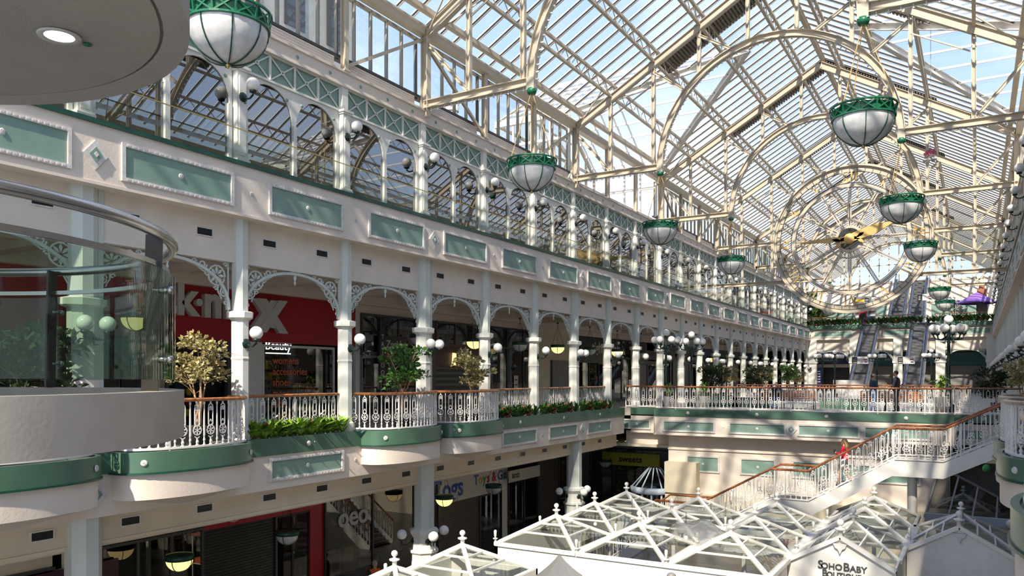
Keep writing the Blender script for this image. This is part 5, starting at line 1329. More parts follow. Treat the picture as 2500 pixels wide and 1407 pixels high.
# plastic sheet draped over a low kiosk at the bottom
m = MB(); rnd = random.Random(5); N = 14; M_ = 40; vs = []
for i in range(N + 1):
    r_ = 1.35 * i / N
    for k in range(M_):
        a = 2 * pi * k / M_; f = 1 + .07 * sin(9 * a) * (i / N) + .04 * sin(17 * a + 1) * (i / N)
        vs.append((r_ * f * cos(a) * 1.05, r_ * f * sin(a), -1.15 * (i / N) ** .8))
m.add(vs, [(i * M_ + k, i * M_ + (k + 1) % M_, (i + 1) * M_ + (k + 1) % M_, (i + 1) * M_ + k) for i in range(N) for k in range(M_)], True)
G_PLASTIC = glassmat('plastic_sheet', (.9, .9, .9), .10, dust=.55)
tag(m.build('plastic_cover', G_PLASTIC, None, (-8.0, 15.6, ZA + .02)), 'creased clear plastic sheet draped to a peak at the bottom edge of the picture', 'plastic cover')
m = MB(); vs = []
N = 10
for i in range(N + 1):
    for k in range(N + 1):
        u, v = i / N - .5, k / N - .5; vs.append((u * 1.6, v * 1.4, .55 * (1 - (4 * u * u + 4 * v * v) / 2) + .06 * sin(11 * u + 5 * v) + .04 * sin(23 * v)))
m.add(vs, [(i * (N + 1) + k, (i + 1) * (N + 1) + k, (i + 1) * (N + 1) + k + 1, i * (N + 1) + k + 1) for i in range(N) for k in range(N)], True)
tag(m.build('plastic_cover', G_PLASTIC, None, (-6.6, 21.2, ZV + .12)), 'crumpled clear plastic sheet lying in the valley between the kiosk roofs', 'plastic cover')
t = thing('finial_post', 'grey ball finial post at the bottom edge of the picture', 'finial', (-5.45, 15.7, L0)); m = MB(); m.lathe([(.06, 0), (.06, 3.6)], 10); m.build('post_shaft', SHUT, t); m = MB(); finial(m, (0, 0, 3.62), 1.5); m.build('ball_finial', SHUT, t)
# slanted white end board of left kiosk
m = MB(); m.prism([(18.6, -4.4), (21.6, -4.4), (21.6, -3.4), (20.3, -2.95), (18.6, -3.45)], kx[0] - 1.32, kx[0] - 1.26, 'x'); tag(m.build('side_board', KWHITE), 'white side board at the left end of the pyramid roofs', 'board')
# open wooden display stand
t = thing('display_stand', 'thin framed display stand with a wooden top left of the kiosks', 'stand', (-12.4, 20.4, L0)); m = MB()
for a in (-.3, .3):
    for b in (-.25, .25): m.bar((a, b, 0), (a, b, 2.0), .04, .04)
m.bar((-.3, -.25, .9), (.3, -.25, .9), .03, .03); m.build('frame', KWHITE, t); m = MB(); m.cbox(0, 0, 2.03, .7, .6, .06); m.build('top_board', TERRA, t); m = MB(); m.cbox(0, 0, 1.0, .5, .4, .2); m.build('goods', ORNG, t)
# round kiosk with conical glass roof, and the glass roofs at the right
def round_kiosk(x, y, z, R, lab):
    t = thing('round_kiosk', lab, 'kiosk', (x, y, L0)); h = z - L0
    m = MB(); m.lathe([(R, h - .35), (R + .12, h - .3), (R + .12, h - .05), (R, h)], 28); m.build('ring_beam', BLUEGR, t)
    m = MB()
    for k in range(14): a = 2 * pi * k / 14; m.bar((R * cos(a), R * sin(a), 0), (R * cos(a), R * sin(a), h - .3), .09, .09)
    m.build('mullions', BLUEGR, t); m = MB()
    for k in range(14): a = 2 * pi * k / 14; m.bar((R * cos(a), R * sin(a), h), (.3 * cos(a), .3 * sin(a), h + .95), .06, .06)
    m.build('roof_bars', BLUEGR, t); m = MB(); m.lathe([(R, h), (.3, h + .95), (.01, h + .95)], 28, smooth=False); m.build('roof_glass', G_HUB, t); m = MB(); m.lathe([(R - .05, .1), (R - .05, h - .3)], 28); m.build('wall_glass', G_SHOP, t); return t
round_kiosk(xat(1598, 39.6), 39.6, zat(1186, xat(1598, 39.6), 39.6), 1.15, 'round kiosk with blue-grey rim and glass cone roof in the corner below the bridge')
t = thing('lean_to_roof', 'dark glazed sloping kiosk roof with blue-grey edge at the right below the stair', 'kiosk roof', (xat(2365, 34), 34, zat(1260, 0, 34)))
m = MB(); m.add([(-1.4, -1.2, 0), (1.6, -1.2, 0), (1.6, 1.5, .2), (-1.0, 1.5, 1.6)], [(0, 1, 2, 3)]); m.build('roof_glass', G_HUB, t)
m = MB(); m.bar((-1.4, -1.2, 0), (1.6, -1.2, 0), .12, .3); m.bar((1.6, -1.2, 0), (1.6, 1.5, .2), .1, .1); m.build('edge_beam', BLUEGR, t); m = MB(); m.bar((-1.0, 1.5, 1.6), (1.6, 1.5, .2), .1, .1)
for f in (0, .25, .5, .75): m.bar((-1.4 + 3 * f, -1.2, 0), (-1.0 + 2.6 * f, 1.5, 1.6 - 1.4 * f), .06, .06)
m.build('glazing_bars', SHUT, t)
m = MB(); m.box(-1.4, 1.6, -1.2, 1.5, -2.9, -.05); m.build('walls', BEIGE, t)
dcopy(py0, 'py', (xat(2352, 37), 37.0, -3.9), 'white framed glass roof peak beneath the far right of the stair', 'pyramid kiosk roofs')
signboard('shop_sign', 'grey fascia sign with dark rounded letters below the right end of the bridge', 'sign', xat(2368, YA + 2), YA + 2, zat(1122, 0, YA + 2), 3.2, 1.0, SHUT, [('flying tiger', .42, BLACK, 0, .05), ('copenhagen', .25, BLACK, 0, -.32)], face='-y')
m = MB(); m.box(xw1, 6, YA + 2.05, YA + 2.3, L0, -2.3); struct(m.build('wall_back', SHUT), 'wall behind the right kiosks')
m = MB(); m.sphere((0, 0, 0), .14, 10, 8, (1, 1, 1.15)); tag(m.build('balloon', GRNP, None, (xat(2408, 36), 36, zat(1143, 0, 36))), 'small green balloon below the right gallery', 'balloon')
# ------------------------------------------------------------------ end wall: level 1 arches and level 2 edge
YEW = 89.0
r = sthing('trim_31', 'cream fascia of the far second floor edge', (0, 0, 0))
m = MB(); m.box(XL + .3, XR - .3, YEW, YEW + .3, 5.5, 6.75); m.build('fascia', WALL, r)
m = MB(); m.box(XL + .3, XR - .3, YEW - .25, YEW + .1, 6.6, 7.0); m.build('planter_band', GBAND, r)
m = MB(); m.box(XL, XR, YEW + .35, YEW + .5, 4.3, 5.6); m.build('vent_band', WALL, r)
for px, w in ((2033, 3.6), (2191, 2.55), (2375, 2.9)): xpanel(xat(px, YEW), w, 5.85, 6.35, YEW, r)
ex = [(XL + .6), xat(2085, YEW), xat(2192, YEW), xat(2240, YEW), xat(2296, YEW), XR - .5]
for i, x in enumerate(ex):
    t = thing('end_column', 'cream pier of the far first floor arcade, %s from the left' % ORD[i], 'column', (x, YEW + .2, 0), 0, 'end wall piers'); m = MB(); m.box(-.42, .42, -.2, .3, 0, 5.5); m.build('shaft', PALEW, t); m = MB(); m.box(-.5, .5, -.28, .35, 3.0, 3.25); m.build('capital', PALEW, t)
for i, (a, b) in enumerate(zip(ex[:-1], ex[1:])):
    w = (b - a - .84) / 2
    if w < 1: continue
    t = thing('ornamental_arch', 'broad filigree arch on the far end wall, %s from the left' % ORD[i], 'arch', ((a + b) / 2, YEW + .1, 0), 0, 'end wall arches')
    m = MB(); pp = [(-w * cos(pi * k / 24), 0, 3.1 + 1.2 * max(0, sin(pi * k / 24)) ** .85) for k in range(25)]
    for p, q in zip(pp[:-1], pp[1:]): m.bar(p, q, .1, .1)
    m.build('arch_rib', PALE, t); f = filigree()
    for s in (-1, 1): q = MB(); q.v = [(s * (-w) + s * v[1] * min(1, w / 1.7), v[0], 4.4 + v[2]) for v in f.v]; q.f = f.f if s < 0 else [tuple(reversed(x)) for x in f.f]; q.sm = f.sm; q.build('filigree_spandrel', PALE, t)
m = MB(); m.box(-22, 8, YEW + 5.0, YEW + 5.2, 0, 4.75); struct(m.build('wall_back', CHAR), 'dark wall behind the far arcade')
ywp = YEW + 3
def ends(px0, px1, z0, z1, mt, lab): m = MB(); m.box(xat(px0, ywp), xat(px1, ywp), ywp, ywp + .2, z0, z1); return struct(m.build('wall_back', mt), lab)
ends(1985, 2120, 2.95, 4.1, NAVY, 'navy fascia of the far pharmacy'); ends(2122, 2232, 2.75, 4.2, TEAL, 'teal fascia'); ends(2240, 2412, 2.75, 4.2, TEAL, 'teal fascia right'); ends(1985, 2412, 4.1, 4.75, WALL, 'cream wall over the far shops')
ends(2122, 2412, 0, 2.72, SHUT, 'far grey shutters'); ends(1985, 2120, 2.6, 2.95, WALL, 'cream strip under the pharmacy sign')
t = thing('shop_sign', 'navy pharmacy sign lettering with an oval emblem at the far end', 'sign', (xat(2003, ywp), ywp - .03, 3.3)); text('pharmacy', .72, SIGNW, 'lettering', t, (.4, 0, 0), face='-y', ext=.02, bold=.015); text('beauty', .6, SIGNW, 'lettering', t, (7.2, 0, 0), face='-y', ext=.02)
m = MB(); ring(m, .55, .06, .04, 24); m.v = [(x * 1.3 + 3.4, y, z * .8 + .2) for x, y, z in m.v]; m.build('oval_emblem', SIGNW, t); text('Boots', .5, SIGNW, 'lettering', t, (3.4, 0, .05), face='-y', ext=.02)
t = thing('notice_board', 'tall navy and white notice beside the far pharmacy entrance', 'sign', (xat(1998, YEW + 1), YEW + 1, 0)); m = MB(); m.box(-.5, .5, 0, .1, .3, 2.6); m.build('board', NAVY, t); m = MB()
for k in range(5): m.box(-.35, .2, -.01, 0, 1.0 + k * .28, 1.1 + k * .28)
m.build('print', SIGNW, t)
# railings and planters of the far second floor
for i, (a, b) in enumerate(((1972, 2088), (2138, 2228), (2282, 2408))):
    t = thing('far_railing', 'white railing above the planters of the far second floor edge, %s stretch from the left' % ORD[i], 'railing', (0, 0, L2), 0, 'far second floor railings'); railing(t, [(xat(a, YEW + .4), YEW + .4), (xat(b, YEW + .4), YEW + .4)], hi=False)
    n = 3
    for k in range(n):
        x = xat(a + (b - a) * (k + .5) / n, YEW); o = dcopy(tp[1], 'tp1', (x, YEW - .1, L2 + .2), 'leafy clump in the far second floor planter, %s from the left' % ORD[i * 3 + k], 'far planter plants', rz=-pi / 2); o.scale = (1.6, 1.7, 1.5)
# escalators
def escalator(px_top, lab, ytop=YEW, z0=0.0, z1=L2, w=1.0, X_=None):
    Xc = xat(px_top, ytop) if X_ is None else X_; L = (z1 - z0) / math.tan(radians(30)); t = thing('escalator', lab, 'escalator', (Xc, ytop - L, z0)); h = z1 - z0
    m = MB(); n = int(h / .2)
    for k in range(n): y = L * k / n; z = h * k / n; m.box(-w / 2, w / 2, y, y + L / n + .02, z - .1, z + h / n)
    m.build('steps', STEP, t)
    m = MB()
    for k in range(n):
        z = h * (k + 1) / n; m.box(-w / 2, w / 2, L * k / n - .01, L * k / n + .05, z, z + .012)
    m.build('step_edges', SHUT, t)
    for s in (-1, 1):
        x = s * (w / 2 + .18)
        m = MB(); m.add([(x - .18, -1.2, -.1), (x + .18, -1.2, -.1), (x + .18, -1.2, .25), (x - .18, -1.2, .25)] , [(0, 1, 2, 3)])
        path = [(-1.3, 0), (0, 0), (L, h), (L + 1.0, h)]
        for (ya, za), (yb, zb) in zip(path[:-1], path[1:]):
            vs = [(xx, y, z + dz) for xx in (x - .16, x + .16) for y, z in ((ya, za), (yb, zb)) for dz in (-.55, .30)]
            m.add(vs, [(0, 1, 3, 2), (4, 6, 7, 5), (0, 4, 5, 1), (2, 3, 7, 6), (0, 2, 6, 4), (1, 5, 7, 3)])
        m.build('truss_side', STAIN, t)
        m = MB()
        for (ya, za), (yb, zb) in zip(path[:-1], path[1:]): m.add([(x, ya, za + .3), (x, yb, zb + .3), (x, yb, zb + .9), (x, ya, za + .9)], [(0, 1, 2, 3)])
        m.build('side_glass', G_SHOP, t)
        m = MB(); m.tube([(x, -1.3, .3), (x, -1.5, .6), (x, -1.3, .93)] + [(x, y, z + .93) for y, z in path[1:]], .05, 6); m.build('handrail_belt', BLACK, t)
    return t
escalator(2127, 'left escalator rising from the first floor to the far second floor'); escalator(2246, 'right escalator rising from the first floor to the far second floor')
escalator(0, 'upper left escalator climbing beyond the second floor edge', 103, L2, L2 + 6, X_=xat(2196, 96) - .2); escalator(0, 'upper right escalator climbing beyond the second floor edge', 103, L2, L2 + 6, X_=xat(2228, 96) + .4)
for i, (px, py, y) in enumerate(((2100, 880, 79), (2212, 880, 79), (2258, 726, 94), (2128, 734, 90))):
    x = xat(px, y); z = zat(py, x, y)
    t = thing('hanging_notice', 'white and black directional notice by the escalators, %s' % ('lower left', 'lower centre', 'upper right', 'behind the clock rim')[i], 'sign', (x, y, z), 0, 'escalator notices'); m = MB(); m.box(-.72, .72, -.03, .03, -.33, .33); m.build('board', KWHITE, t)
    m = MB(); m.box(-.68, -.25, -.04, -.03, -.3, .3); m.build('black_field', BLACK, t); m = MB()
    for k in range(3): m.box(-.6 + k * .11, -.54 + k * .11, -.05, -.04, -.05, .03)
    m.box(-.62, -.3, -.05, -.04, .1, .14); m.box(-.62, -.3, -.05, -.04, -.22, -.15); m.build('print', KWHITE, t); m = MB(); m.box(.3, .6, -.04, -.03, .02, .12); m.build('red_print', RED, t); m = MB(); m.sphere((.48, -.03, -.17), .1, 8, 4, (1.3, .15, .6)); m.build('blue_emblem', NAVY, t)
    m = MB(); m.bar((-.6, 0, .33), (-.6, 0, 1.4), .01, .01); m.bar((.6, 0, .33), (.6, 0, 1.4), .01, .01); m.build('hanging_wire', SHUT, t)
t = thing('directory_board', 'store directory board with coloured rows behind the clock rim', 'sign', (xat(2112, 92), 92, L2)); m = MB(); m.box(-1.1, 1.1, -.05, .05, .6, 3.4); m.build('board', SHUT, t)
for k, cc in enumerate((BLUE, BLUEGR, CHAR, RED, CHAR, YEL)): m = MB(); m.box(-1.0, 1.0, -.07, -.05, .75 + k * .42, 1.0 + k * .42); m.build('listing_row', cc, t)
t = thing('photo_booth', 'red vending cabinet at the head of the left escalator', 'cabinet', (xat(2107, 90.5), 90.5, L2)); m = MB(); m.cbox(0, 0, 1.0, .75, .6, 2.0); m.build('body', RED, t); m = MB(); m.box(-.25, .25, -.32, -.30, .9, 1.5); m.build('screen', BLACK, t); m = MB(); m.box(-.2, .2, -.32, -.30, .4, .6); m.build('slot', SIGNW, t)
t = thing('partition_box', 'white boxed hoarding at the foot of the left escalator', 'hoarding', (xat(2072, 74), 74, 0)); m = MB(); m.cbox(0, 0, .65, 2.4, .8, 1.3); m.build('box', SIGNW, t); m = MB()
for k in range(4): m.cbox(-.7 + k * .45, -.41, .85, .25, .01, .06)
m.build('graphic', SHUT, t)
# second floor far rooms and glazed end
m = MB(); m.box(-22, -14, 105.8, 106, L2, 13); m.box(-14, 8, 105.8, 106, L2, 13.2); struct(m.build('wall_back', WALL), 'far end wall of the hall')
m = MB(); m.add([(XL, 105.9, 13), (XR, 105.9, 13), (XC, 105.9, ZR + ZG)], [(0, 1, 2)]); struct(m.build('window_201', G_ROOF), 'glazed far gable')
m = MB()
for k in range(1, 16): x = XL + (XR - XL) * k / 16; m.bar((x, 105.8, 10), (x, 105.8, zr(x) + ZG), .1, .1)
for z in (10.5, 13.0, 15.2): w = (ZR + ZG - z) / SL if z > 13 else HALF; m.bar((XC - w, 105.8, z), (XC + w, 105.8, z), .1, .1)
struct(m.build('trim_32', STEEL), 'bars of the far gable')
for i, px in enumerate((2040, 2085, 2140, 2300, 2360)): x = xat(px, 105.7); m = MB(); m.box(x - 1.1, x + 1.1, 105.7, 105.75, L2 + 1.2, L2 + 3.4); struct(m.build('window_%d' % (202 + i), GPANEL), 'pale green panel on the far wall')
t = thing('cafe_parasol', 'purple parasol on the far second floor at the right', 'parasol', (xat(2385, 95), 95, L2)); m = MB(); m.lathe([(0, 3.6), (1.9, 2.5), (1.9, 2.4), (0, 3.5)], 8, smooth=False); m.build('canopy', PURPLE, t); m = MB(); m.tube([(0, 0, 0), (0, 0, 3.6)], .04, 8); m.build('pole', SHUT, t)
t = thing('chimney_pot', 'terracotta pot structure on the far second floor at the right', 'chimney', (xat(2397, 97), 97, L2 + 2.9)); m = MB(); m.cbox(0, 0, .5, .9, .9, 1.3); m.build('stack', TERRA, t); m = MB(); m.lathe([(.3, 1.15), (.25, 1.7)], 10); m.build('pot', TERRA, t); m = MB(); m.cbox(0, 0, -1.5, 1.0, 1.0, 2.8); m.build('base', WALL, t)
# ------------------------------------------------------------------ near round balcony with glass and the disc ceiling
PXc, PYc, PR = -6.65, 1.95, 2.42
def arcpts(R, a0, a1, n, z): return [(PXc + R * cos(a0 + (a1 - a0) * k / n), PYc + R * sin(a0 + (a1 - a0) * k / n), z) for k in range(n + 1)]
A0, A1 = radians(-80), radians(170)
m = MB(); m.sweep(arcpts(PR, A0, A1, 120, 0), [(0, 1.16), (0, 1.50), (-.18, 1.50), (-.18, 1.16)]); m.lathe([(0, 1.17), (PR - .02, 1.17)], 60, (PXc, PYc, 0)); m.lathe([(0, 1.35), (PR - .1, 1.35)], 60, (PXc, PYc, 0))
struct(m.build('trim_40', CONC), 'rendered concrete parapet of the near round balcony')
m = MB(); m.lathe([(0.01, 4.22), (PR * .93, 4.22)], 72, (PXc, PYc, 0)); m.lathe([(PR * .94, 4.22), (PR + .04, 4.20), (PR + .04, 4.6), (0, 4.7)], 72, (PXc, PYc, 0), smooth=False)
m.lathe([(PR * .93, 4.22), (PR * .93, 4.25), (PR * .94, 4.25), (PR * .94, 4.22)], 72, (PXc, PYc, 0), smooth=False)
struct(m.build('ceiling', CONCD), 'round disc soffit over the near balcony')
m = MB(); m.box(PXc - 2.2, PXc + 2.2, -8, PYc, 4.24, 4.6); struct(m.build('ceiling', CONCD), 'slab carrying the disc soffit')
m = MB(); m.box(PXc - 2.0, PXc + 2.0, -8, PYc - 1.4, 1.15, 1.40); struct(m.build('floor', CONC), 'landing slab behind the round balcony')
t = thing('downlight', 'lit round recessed downlight in the pale disc ceiling', 'ceiling light', (-6.05, 3.42, 4.21)); m = MB(); m.lathe([(0, -.004), (.105, -.004)], 24); m.build('lens', LEDW, t); m = MB(); m.lathe([(.105, -.005), (.15, -.014), (.155, .0), (.105, .01)], 24); m.build('bezel', SIGNW, t)
m = MB(); m.sphere((0, 0, 0), .035, 8, 5, (1, 1, .4)); tag(m.build('sensor', GRNLAMP, None, (-6.02, 3.62, 4.21)), 'tiny green sensor beside the downlight', 'sensor')
br = thing('glass_railing', 'curved glass railing with steel handrail on the near round balcony', 'railing')
m = MB(); m.tube(arcpts(PR - .08, A0, A1, 60, 2.58), .04, 10); m.build('handrail', STAIN, br)
m = MB(); m.sweep(arcpts(PR - .12, A0, A1, 60, 2.38), [(-.02, -.02), (.02, -.02), (.02, .015), (-.02, .015)]); m.build('mid_rail', STAIN, br)
gaps = [-80, -31, 40, 108, 170]
for a, b in zip(gaps[:-1], gaps[1:]):
    m = MB(); m.sweep(arcpts(PR - .06, radians(a + .5), radians(b - .5), 16, 0), [(0, 1.58), (0, 2.34), (-.015, 2.34), (-.015, 1.58)]); gpn = m.build('glass_panel', G_PLAT, br)
for a in (-31, 40, 109, 160):
    ar = radians(a); c, s_ = cos(ar), sin(ar); P_ = lambda r, z: (PXc + r * c, PYc + r * s_, z)
    m = MB(); m.bar(P_(PR - .14, 1.50), P_(PR - .12, 2.62), .10, .02, (c, s_, 0)) if False else m.bar(P_(PR - .16, 1.5), P_(PR - .13, 2.58), .02, .11, (c, s_, 0)); m.build('post', DMETAL, br)
    m = MB()
    for z in (1.72, 2.2): m.tube([P_(PR - .14, z), P_(PR - .01, z)], .016, 8); m.tube([P_(PR - .05, z), P_(PR - .01, z)], .028, 8)
    m.build('glass_clamp', STAIN, br)
# ------------------------------------------------------------------ street style lamp posts on the deck
def make_lamppost():
    t = thing('lamp_post', 'x', 'lamp post')
    m = MB(); m.lathe([(.24, 0), (.24, .3), (.15, .4), (.13, 1.0), (.16, 1.05), (.10, 1.15), (.075, 1.3), (.065, 3.3), (.11, 3.35), (.07, 3.45), (.05, 3.8)], 12); m.build('pole', IRONG, t)
    m = MB(); gs_ = []
    for k in range(6):
        a = 2 * pi * k / 6; r = .62; c, s_ = cos(a), sin(a)
        m.tube([(.0, .0, 3.38), (.06 * c, .06 * s_, 3.35), (.3 * c, .3 * s_, 3.2), (r * .9 * c, r * .9 * s_, 3.25), (r * c, r * s_, 3.42)], [.04, .04, .032, .03, .035], 6); m.lathe([(.03, 3.4), (.10, 3.46), (.11, 3.52), (.07, 3.54)], 10, (r * c, r * s_, 0)); gs_.append((r * c, r * s_, 3.70))
        m.tube([(.12 * c, .12 * s_, 3.28), (.2 * c, .2 * s_, 3.05), (.32 * c, .32 * s_, 3.12)], .02, 4)
    m.tube([(0, 0, 3.36), (0, 0, 3.84)], .04, 6); m.lathe([(.03, 3.8), (.10, 3.86), (.11, 3.92), (.07, 3.94)], 10); gs_.append((0, 0, 4.10)); m.build('lamp_arms', IRONG, t)
    for c in gs_: m = MB(); m.sphere((0, 0, 0), .195, 16, 10); m.build('globe', OPAL, t, c)
    return regkids(t)
lp = make_lamppost()
for i, (px, y, s_, lab) in enumerate(((2316, 40.6, 1.02, 'on the bridge deck at the right, largest'), (1626, 39.5, .95, 'behind the bridge rail at the left, nearer one'), (1688, 42.0, .95, 'behind the bridge rail at the left, farther one'),
        (2008, 64, .86, 'before the pharmacy, left one'), (2038, 66, .86, 'before the pharmacy, right one'), (2141, 66, .86, 'between the two escalators'), (2274, 66, .86, 'beside the foot of the right escalator'), (2330, 96, .8, 'far away on the upper floor'))):
    o = dcopy(lp, 'lp', (xat(px, y), y, L2 if y > 90 else 0), 'dark lamp post with white globe cluster, ' + lab, 'lamp posts', rz=.3); o.scale = (s_, s_, s_)
# ------------------------------------------------------------------ potted trees
def make_tree(seed, hgt, rad, mt, leaf, nleaf, low=.52, bark=BARK, stems=5, wide=.28, potm=CHAR):
    rnd = random.Random(seed); t = thing('potted_tree', 'x', 'plant')
    m = MB(); m.lathe([(0, 0), (.24, 0), (.30, .5), (.32, .52), (.27, .52), (.25, .46), (0, .46)], 14); m.build('pot', potm, t)
    m = MB(); tips = []
    for k in range(stems):
        a = rnd.uniform(0, 2 * pi); p = Vector((.06 * cos(a), .06 * sin(a), .45)); pts = [p]; r = rnd.uniform(.2, .8) * rad
        e = Vector((r * cos(a), r * sin(a), hgt * rnd.uniform(.62, .9)))
        for q in range(1, 6): f = q / 5; pts.append(p.lerp(e, f) + Vector((rnd.uniform(-.05, .05), rnd.uniform(-.05, .05), 0)) - Vector((e.x, e.y, 0)) * .35 * sin(pi * f))
        m.tube(pts, [.035 * (1 - .13 * i) for i in range(6)], 6)
        for _ in range(7):
            q = pts[rnd.randrange(3, 6)]; d = Vector((rnd.uniform(-1, 1), rnd.uniform(-1, 1), rnd.uniform(-.1, .9))); tp_ = q + d * rad * .6; m.tube([q, (q + tp_) / 2 + Vector((0, 0, .04)), tp_], [.012, .009, .005], 4); tips.append(tp_)
    m.build('trunk', bark, t)
    m = MB(); c0 = Vector((0, 0, hgt * (low + 1) / 2)); hz = hgt * (1 - low) / 2
    blobs = [(Vector((rnd.uniform(-.7, .7) * rad, rnd.uniform(-.7, .7) * rad, c0.z + rnd.uniform(-.8, .8) * hz)), rad * rnd.uniform(.22, .42)) for _ in range(16)] + [(p, rad * .25) for p in tips[::2]]
    for _ in range(nleaf):
        c, r = blobs[rnd.randrange(len(blobs))]; leaf_cluster(m, c, 1, r, leaf, rnd=rnd, wide=wide)
    m.build('foliage', mt, t)
    return t
tA = make_tree(1, 2.75, .70, LEAFY, .125, 1700, low=.52); tB = make_tree(2, 2.6, .72, LEAF, .15, 1500, low=.55); tC = make_tree(3, 2.5, .62, LEAFY, .125, 1500, low=.5, stems=3)
tD = make_tree(4, 2.3, .95, LEAFD, .17, 1900, low=.25, stems=4)
def settree(t, x, y, lab, z=0, sc=1, rz=0): t.location = (x, y, z); t['label'] = lab; t.scale = (sc, sc, sc); t.rotation_euler = (0, 0, rz); return t
settree(tA, -15.35, yat(486, -15.35), 'sunlit yellow-leaved potted tree on the second balcony, beside the concrete parapet', sc=.92); settree(tB, -15.1, yat(983, -15.1), 'green-leaved multi-stem potted tree behind the third balcony railing'); settree(tC, -15.1, yat(1150, -15.1), 'yellow-green round headed potted tree behind the fourth balcony railing', sc=1.0)
settree(tD, -15.9, yat(40, -15.9), 'dark potted tree seen through the near balcony glass', sc=1.15)
for o in (tA, tB, tC, tD): regkids(o)
for i, (pr, px, y, s_, lab) in enumerate(((tD, 1745, 50, 1.0, 'dark bushy potted tree on the far deck, left of the small yellow one'), (tA, 1782, 50, .8, 'small yellow potted tree on the far left deck'), (tD, 1850, 56, 1.0, 'dark bushy potted tree behind the bridge, second from the left'), (tA, 1873, 58, .85, 'pale yellow potted shrub behind the bridge'), (tB, 1925, 58, .95, 'green potted tree before the pharmacy columns'), (tA, 1948, 60, .75, 'low yellow shrub before the pharmacy columns'),
        (tD, 2433, 41, .85, 'dark bushy potted tree by the right gallery columns'), (tA, 2496, 33, .8, 'yellow shrub at the right edge of the picture'))):
    o = dup(pr, (xat(px, y), y, 0), i * 1.3, lab); o.scale = (s_, s_, s_)
def palm(seed):
    rnd = random.Random(seed); t = thing('potted_palm', 'x', 'plant'); m = MB(); m.lathe([(0, 0), (.26, 0), (.32, .75), (.36, .78), (.3, .78), (.28, .7), (0, .7)], 14); m.build('urn', KWHITE, t)
    m = MB(); m.tube([(0, 0, .7), (0.02, 0, 1.5)], .04, 6); m.build('stem', BARK, t); m = MB()
    for _ in range(60):
        a = rnd.uniform(0, 2 * pi); e = rnd.uniform(-.2, 1.3); z0 = rnd.uniform(.95, 1.55); L = rnd.uniform(.4, .7); d = Vector((cos(a) * cos(e), sin(a) * cos(e), sin(e)))
        p0 = Vector((0, 0, z0)); p1 = p0 + d * L * .55; p2 = p1 + Vector((cos(a), sin(a), -.6)) * L * .5; sd = Vector((-sin(a), cos(a), 0)) * .045; m.add([p0 - sd * .4, p0 + sd * .4, p1 + sd, p1 - sd, p2], [(0, 1, 2, 3), (3, 2, 4)])
    m.build('fronds', LEAFB, t); return regkids(t)
pm = palm(1)
for i, (px, y, s_, lab) in enumerate(((2297, 38.6, .95, 'bright green palm in a white urn beside the big lamp post'), (1630, 38.9, .72, 'small green palm in a white urn at the left of the bridge'), (1718, 39.6, .75, 'green palm in a white urn, second on the bridge'))):
    o = dcopy(pm, 'pm', (xat(px, y), y, 0), lab, None, rz=i); o.scale = (s_, s_, s_)
# blossom tree on upper floor
tE = make_tree(9, 3.0, 1.2, FLOWW, .2, 900, low=.5); settree(tE, xat(2333, 97), 97, 'pink and white blossoming tree on the far second floor', z=L2, sc=1.0)
for i, px in enumerate((1985, 2000)): o = dup(tB, (xat(px, 93), 93, L2), 1, 'green plant on the far second floor at the left, %s' % ORD[i], None)
# a little pink and white hanging flower ornament high on the right
t = thing('flower_ornament', 'pink and white flower ball hanging under the roof at the upper right', 'ornament', (xat(2272, 33), 33, zat(378, xat(2272, 33), 33))); m = MB(); leaf_cluster(m, (0, 0, 0), 60, .14, .12, rnd=random.Random(3), wide=.5); m.build('petals', PINK, t); m = MB(); leaf_cluster(m, (0, 0, -.15), 50, .16, .12, rnd=random.Random(4), wide=.5); m.build('pale_petals', SIGNW, t); m = MB(); m.tube([(0, 0, 0), (0, 0, 5.0)], .01, 4); m.build('cord', SHUT, t)
# ------------------------------------------------------------------ benches
def bench(x, y, lab, rz=0):
    t = thing('park_bench', lab, 'bench', (x, y, 0), rz); m = MB()
    for k in range(5): m.cbox(0, -.2 + k * .1, .43, 1.7, .08, .03)
    m.build('seat', WOOD, t); m = MB()
    for k in range(5): m.bar((-.85, .28 + k * .03, .52 + k * .09), (.85, .28 + k * .03, .52 + k * .09), .02, .07)
    m.build('backrest', WOOD, t)
    for s in (-1, 1): m = MB(); m.tube([(s * .75, -.22, 0), (s * .75, -.22, .42), (s * .75, .25, .42), (s * .75, .42, .95)], .025, 5); m.tube([(s * .75, .25, .42), (s * .75, .3, 0)], .025, 5); m.tube([(s * .75, -.2, .42), (s * .75, -.2, .62), (s * .75, .3, .62)], .02, 5); m.build('leg_frame', IRONG, t)
    return t
bench(xat(1895, 41), 41, 'slatted wooden bench behind the bridge railing, left', 0.0); bench(xat(1950, 41), 41, 'slatted wooden bench behind the bridge railing, middle', pi); bench(xat(2150, 40.6), 40.6, 'slatted wooden bench behind the two standing men', pi); bench(xat(2205, 40.8), 40.8, 'slatted wooden bench right of the two standing men', pi)
for i, px in enumerate((1760, 1835, 2060)): m = MB(); m.cbox(0, 0, .25, 2.2, .5, .5); tag(m.build('green_seat_box', GBAND, None, (xat(px, 42), 42, 0)), 'low green box seat behind the bridge railing, %s from the left' % ORD[i], 'box seat', 'green box seats')
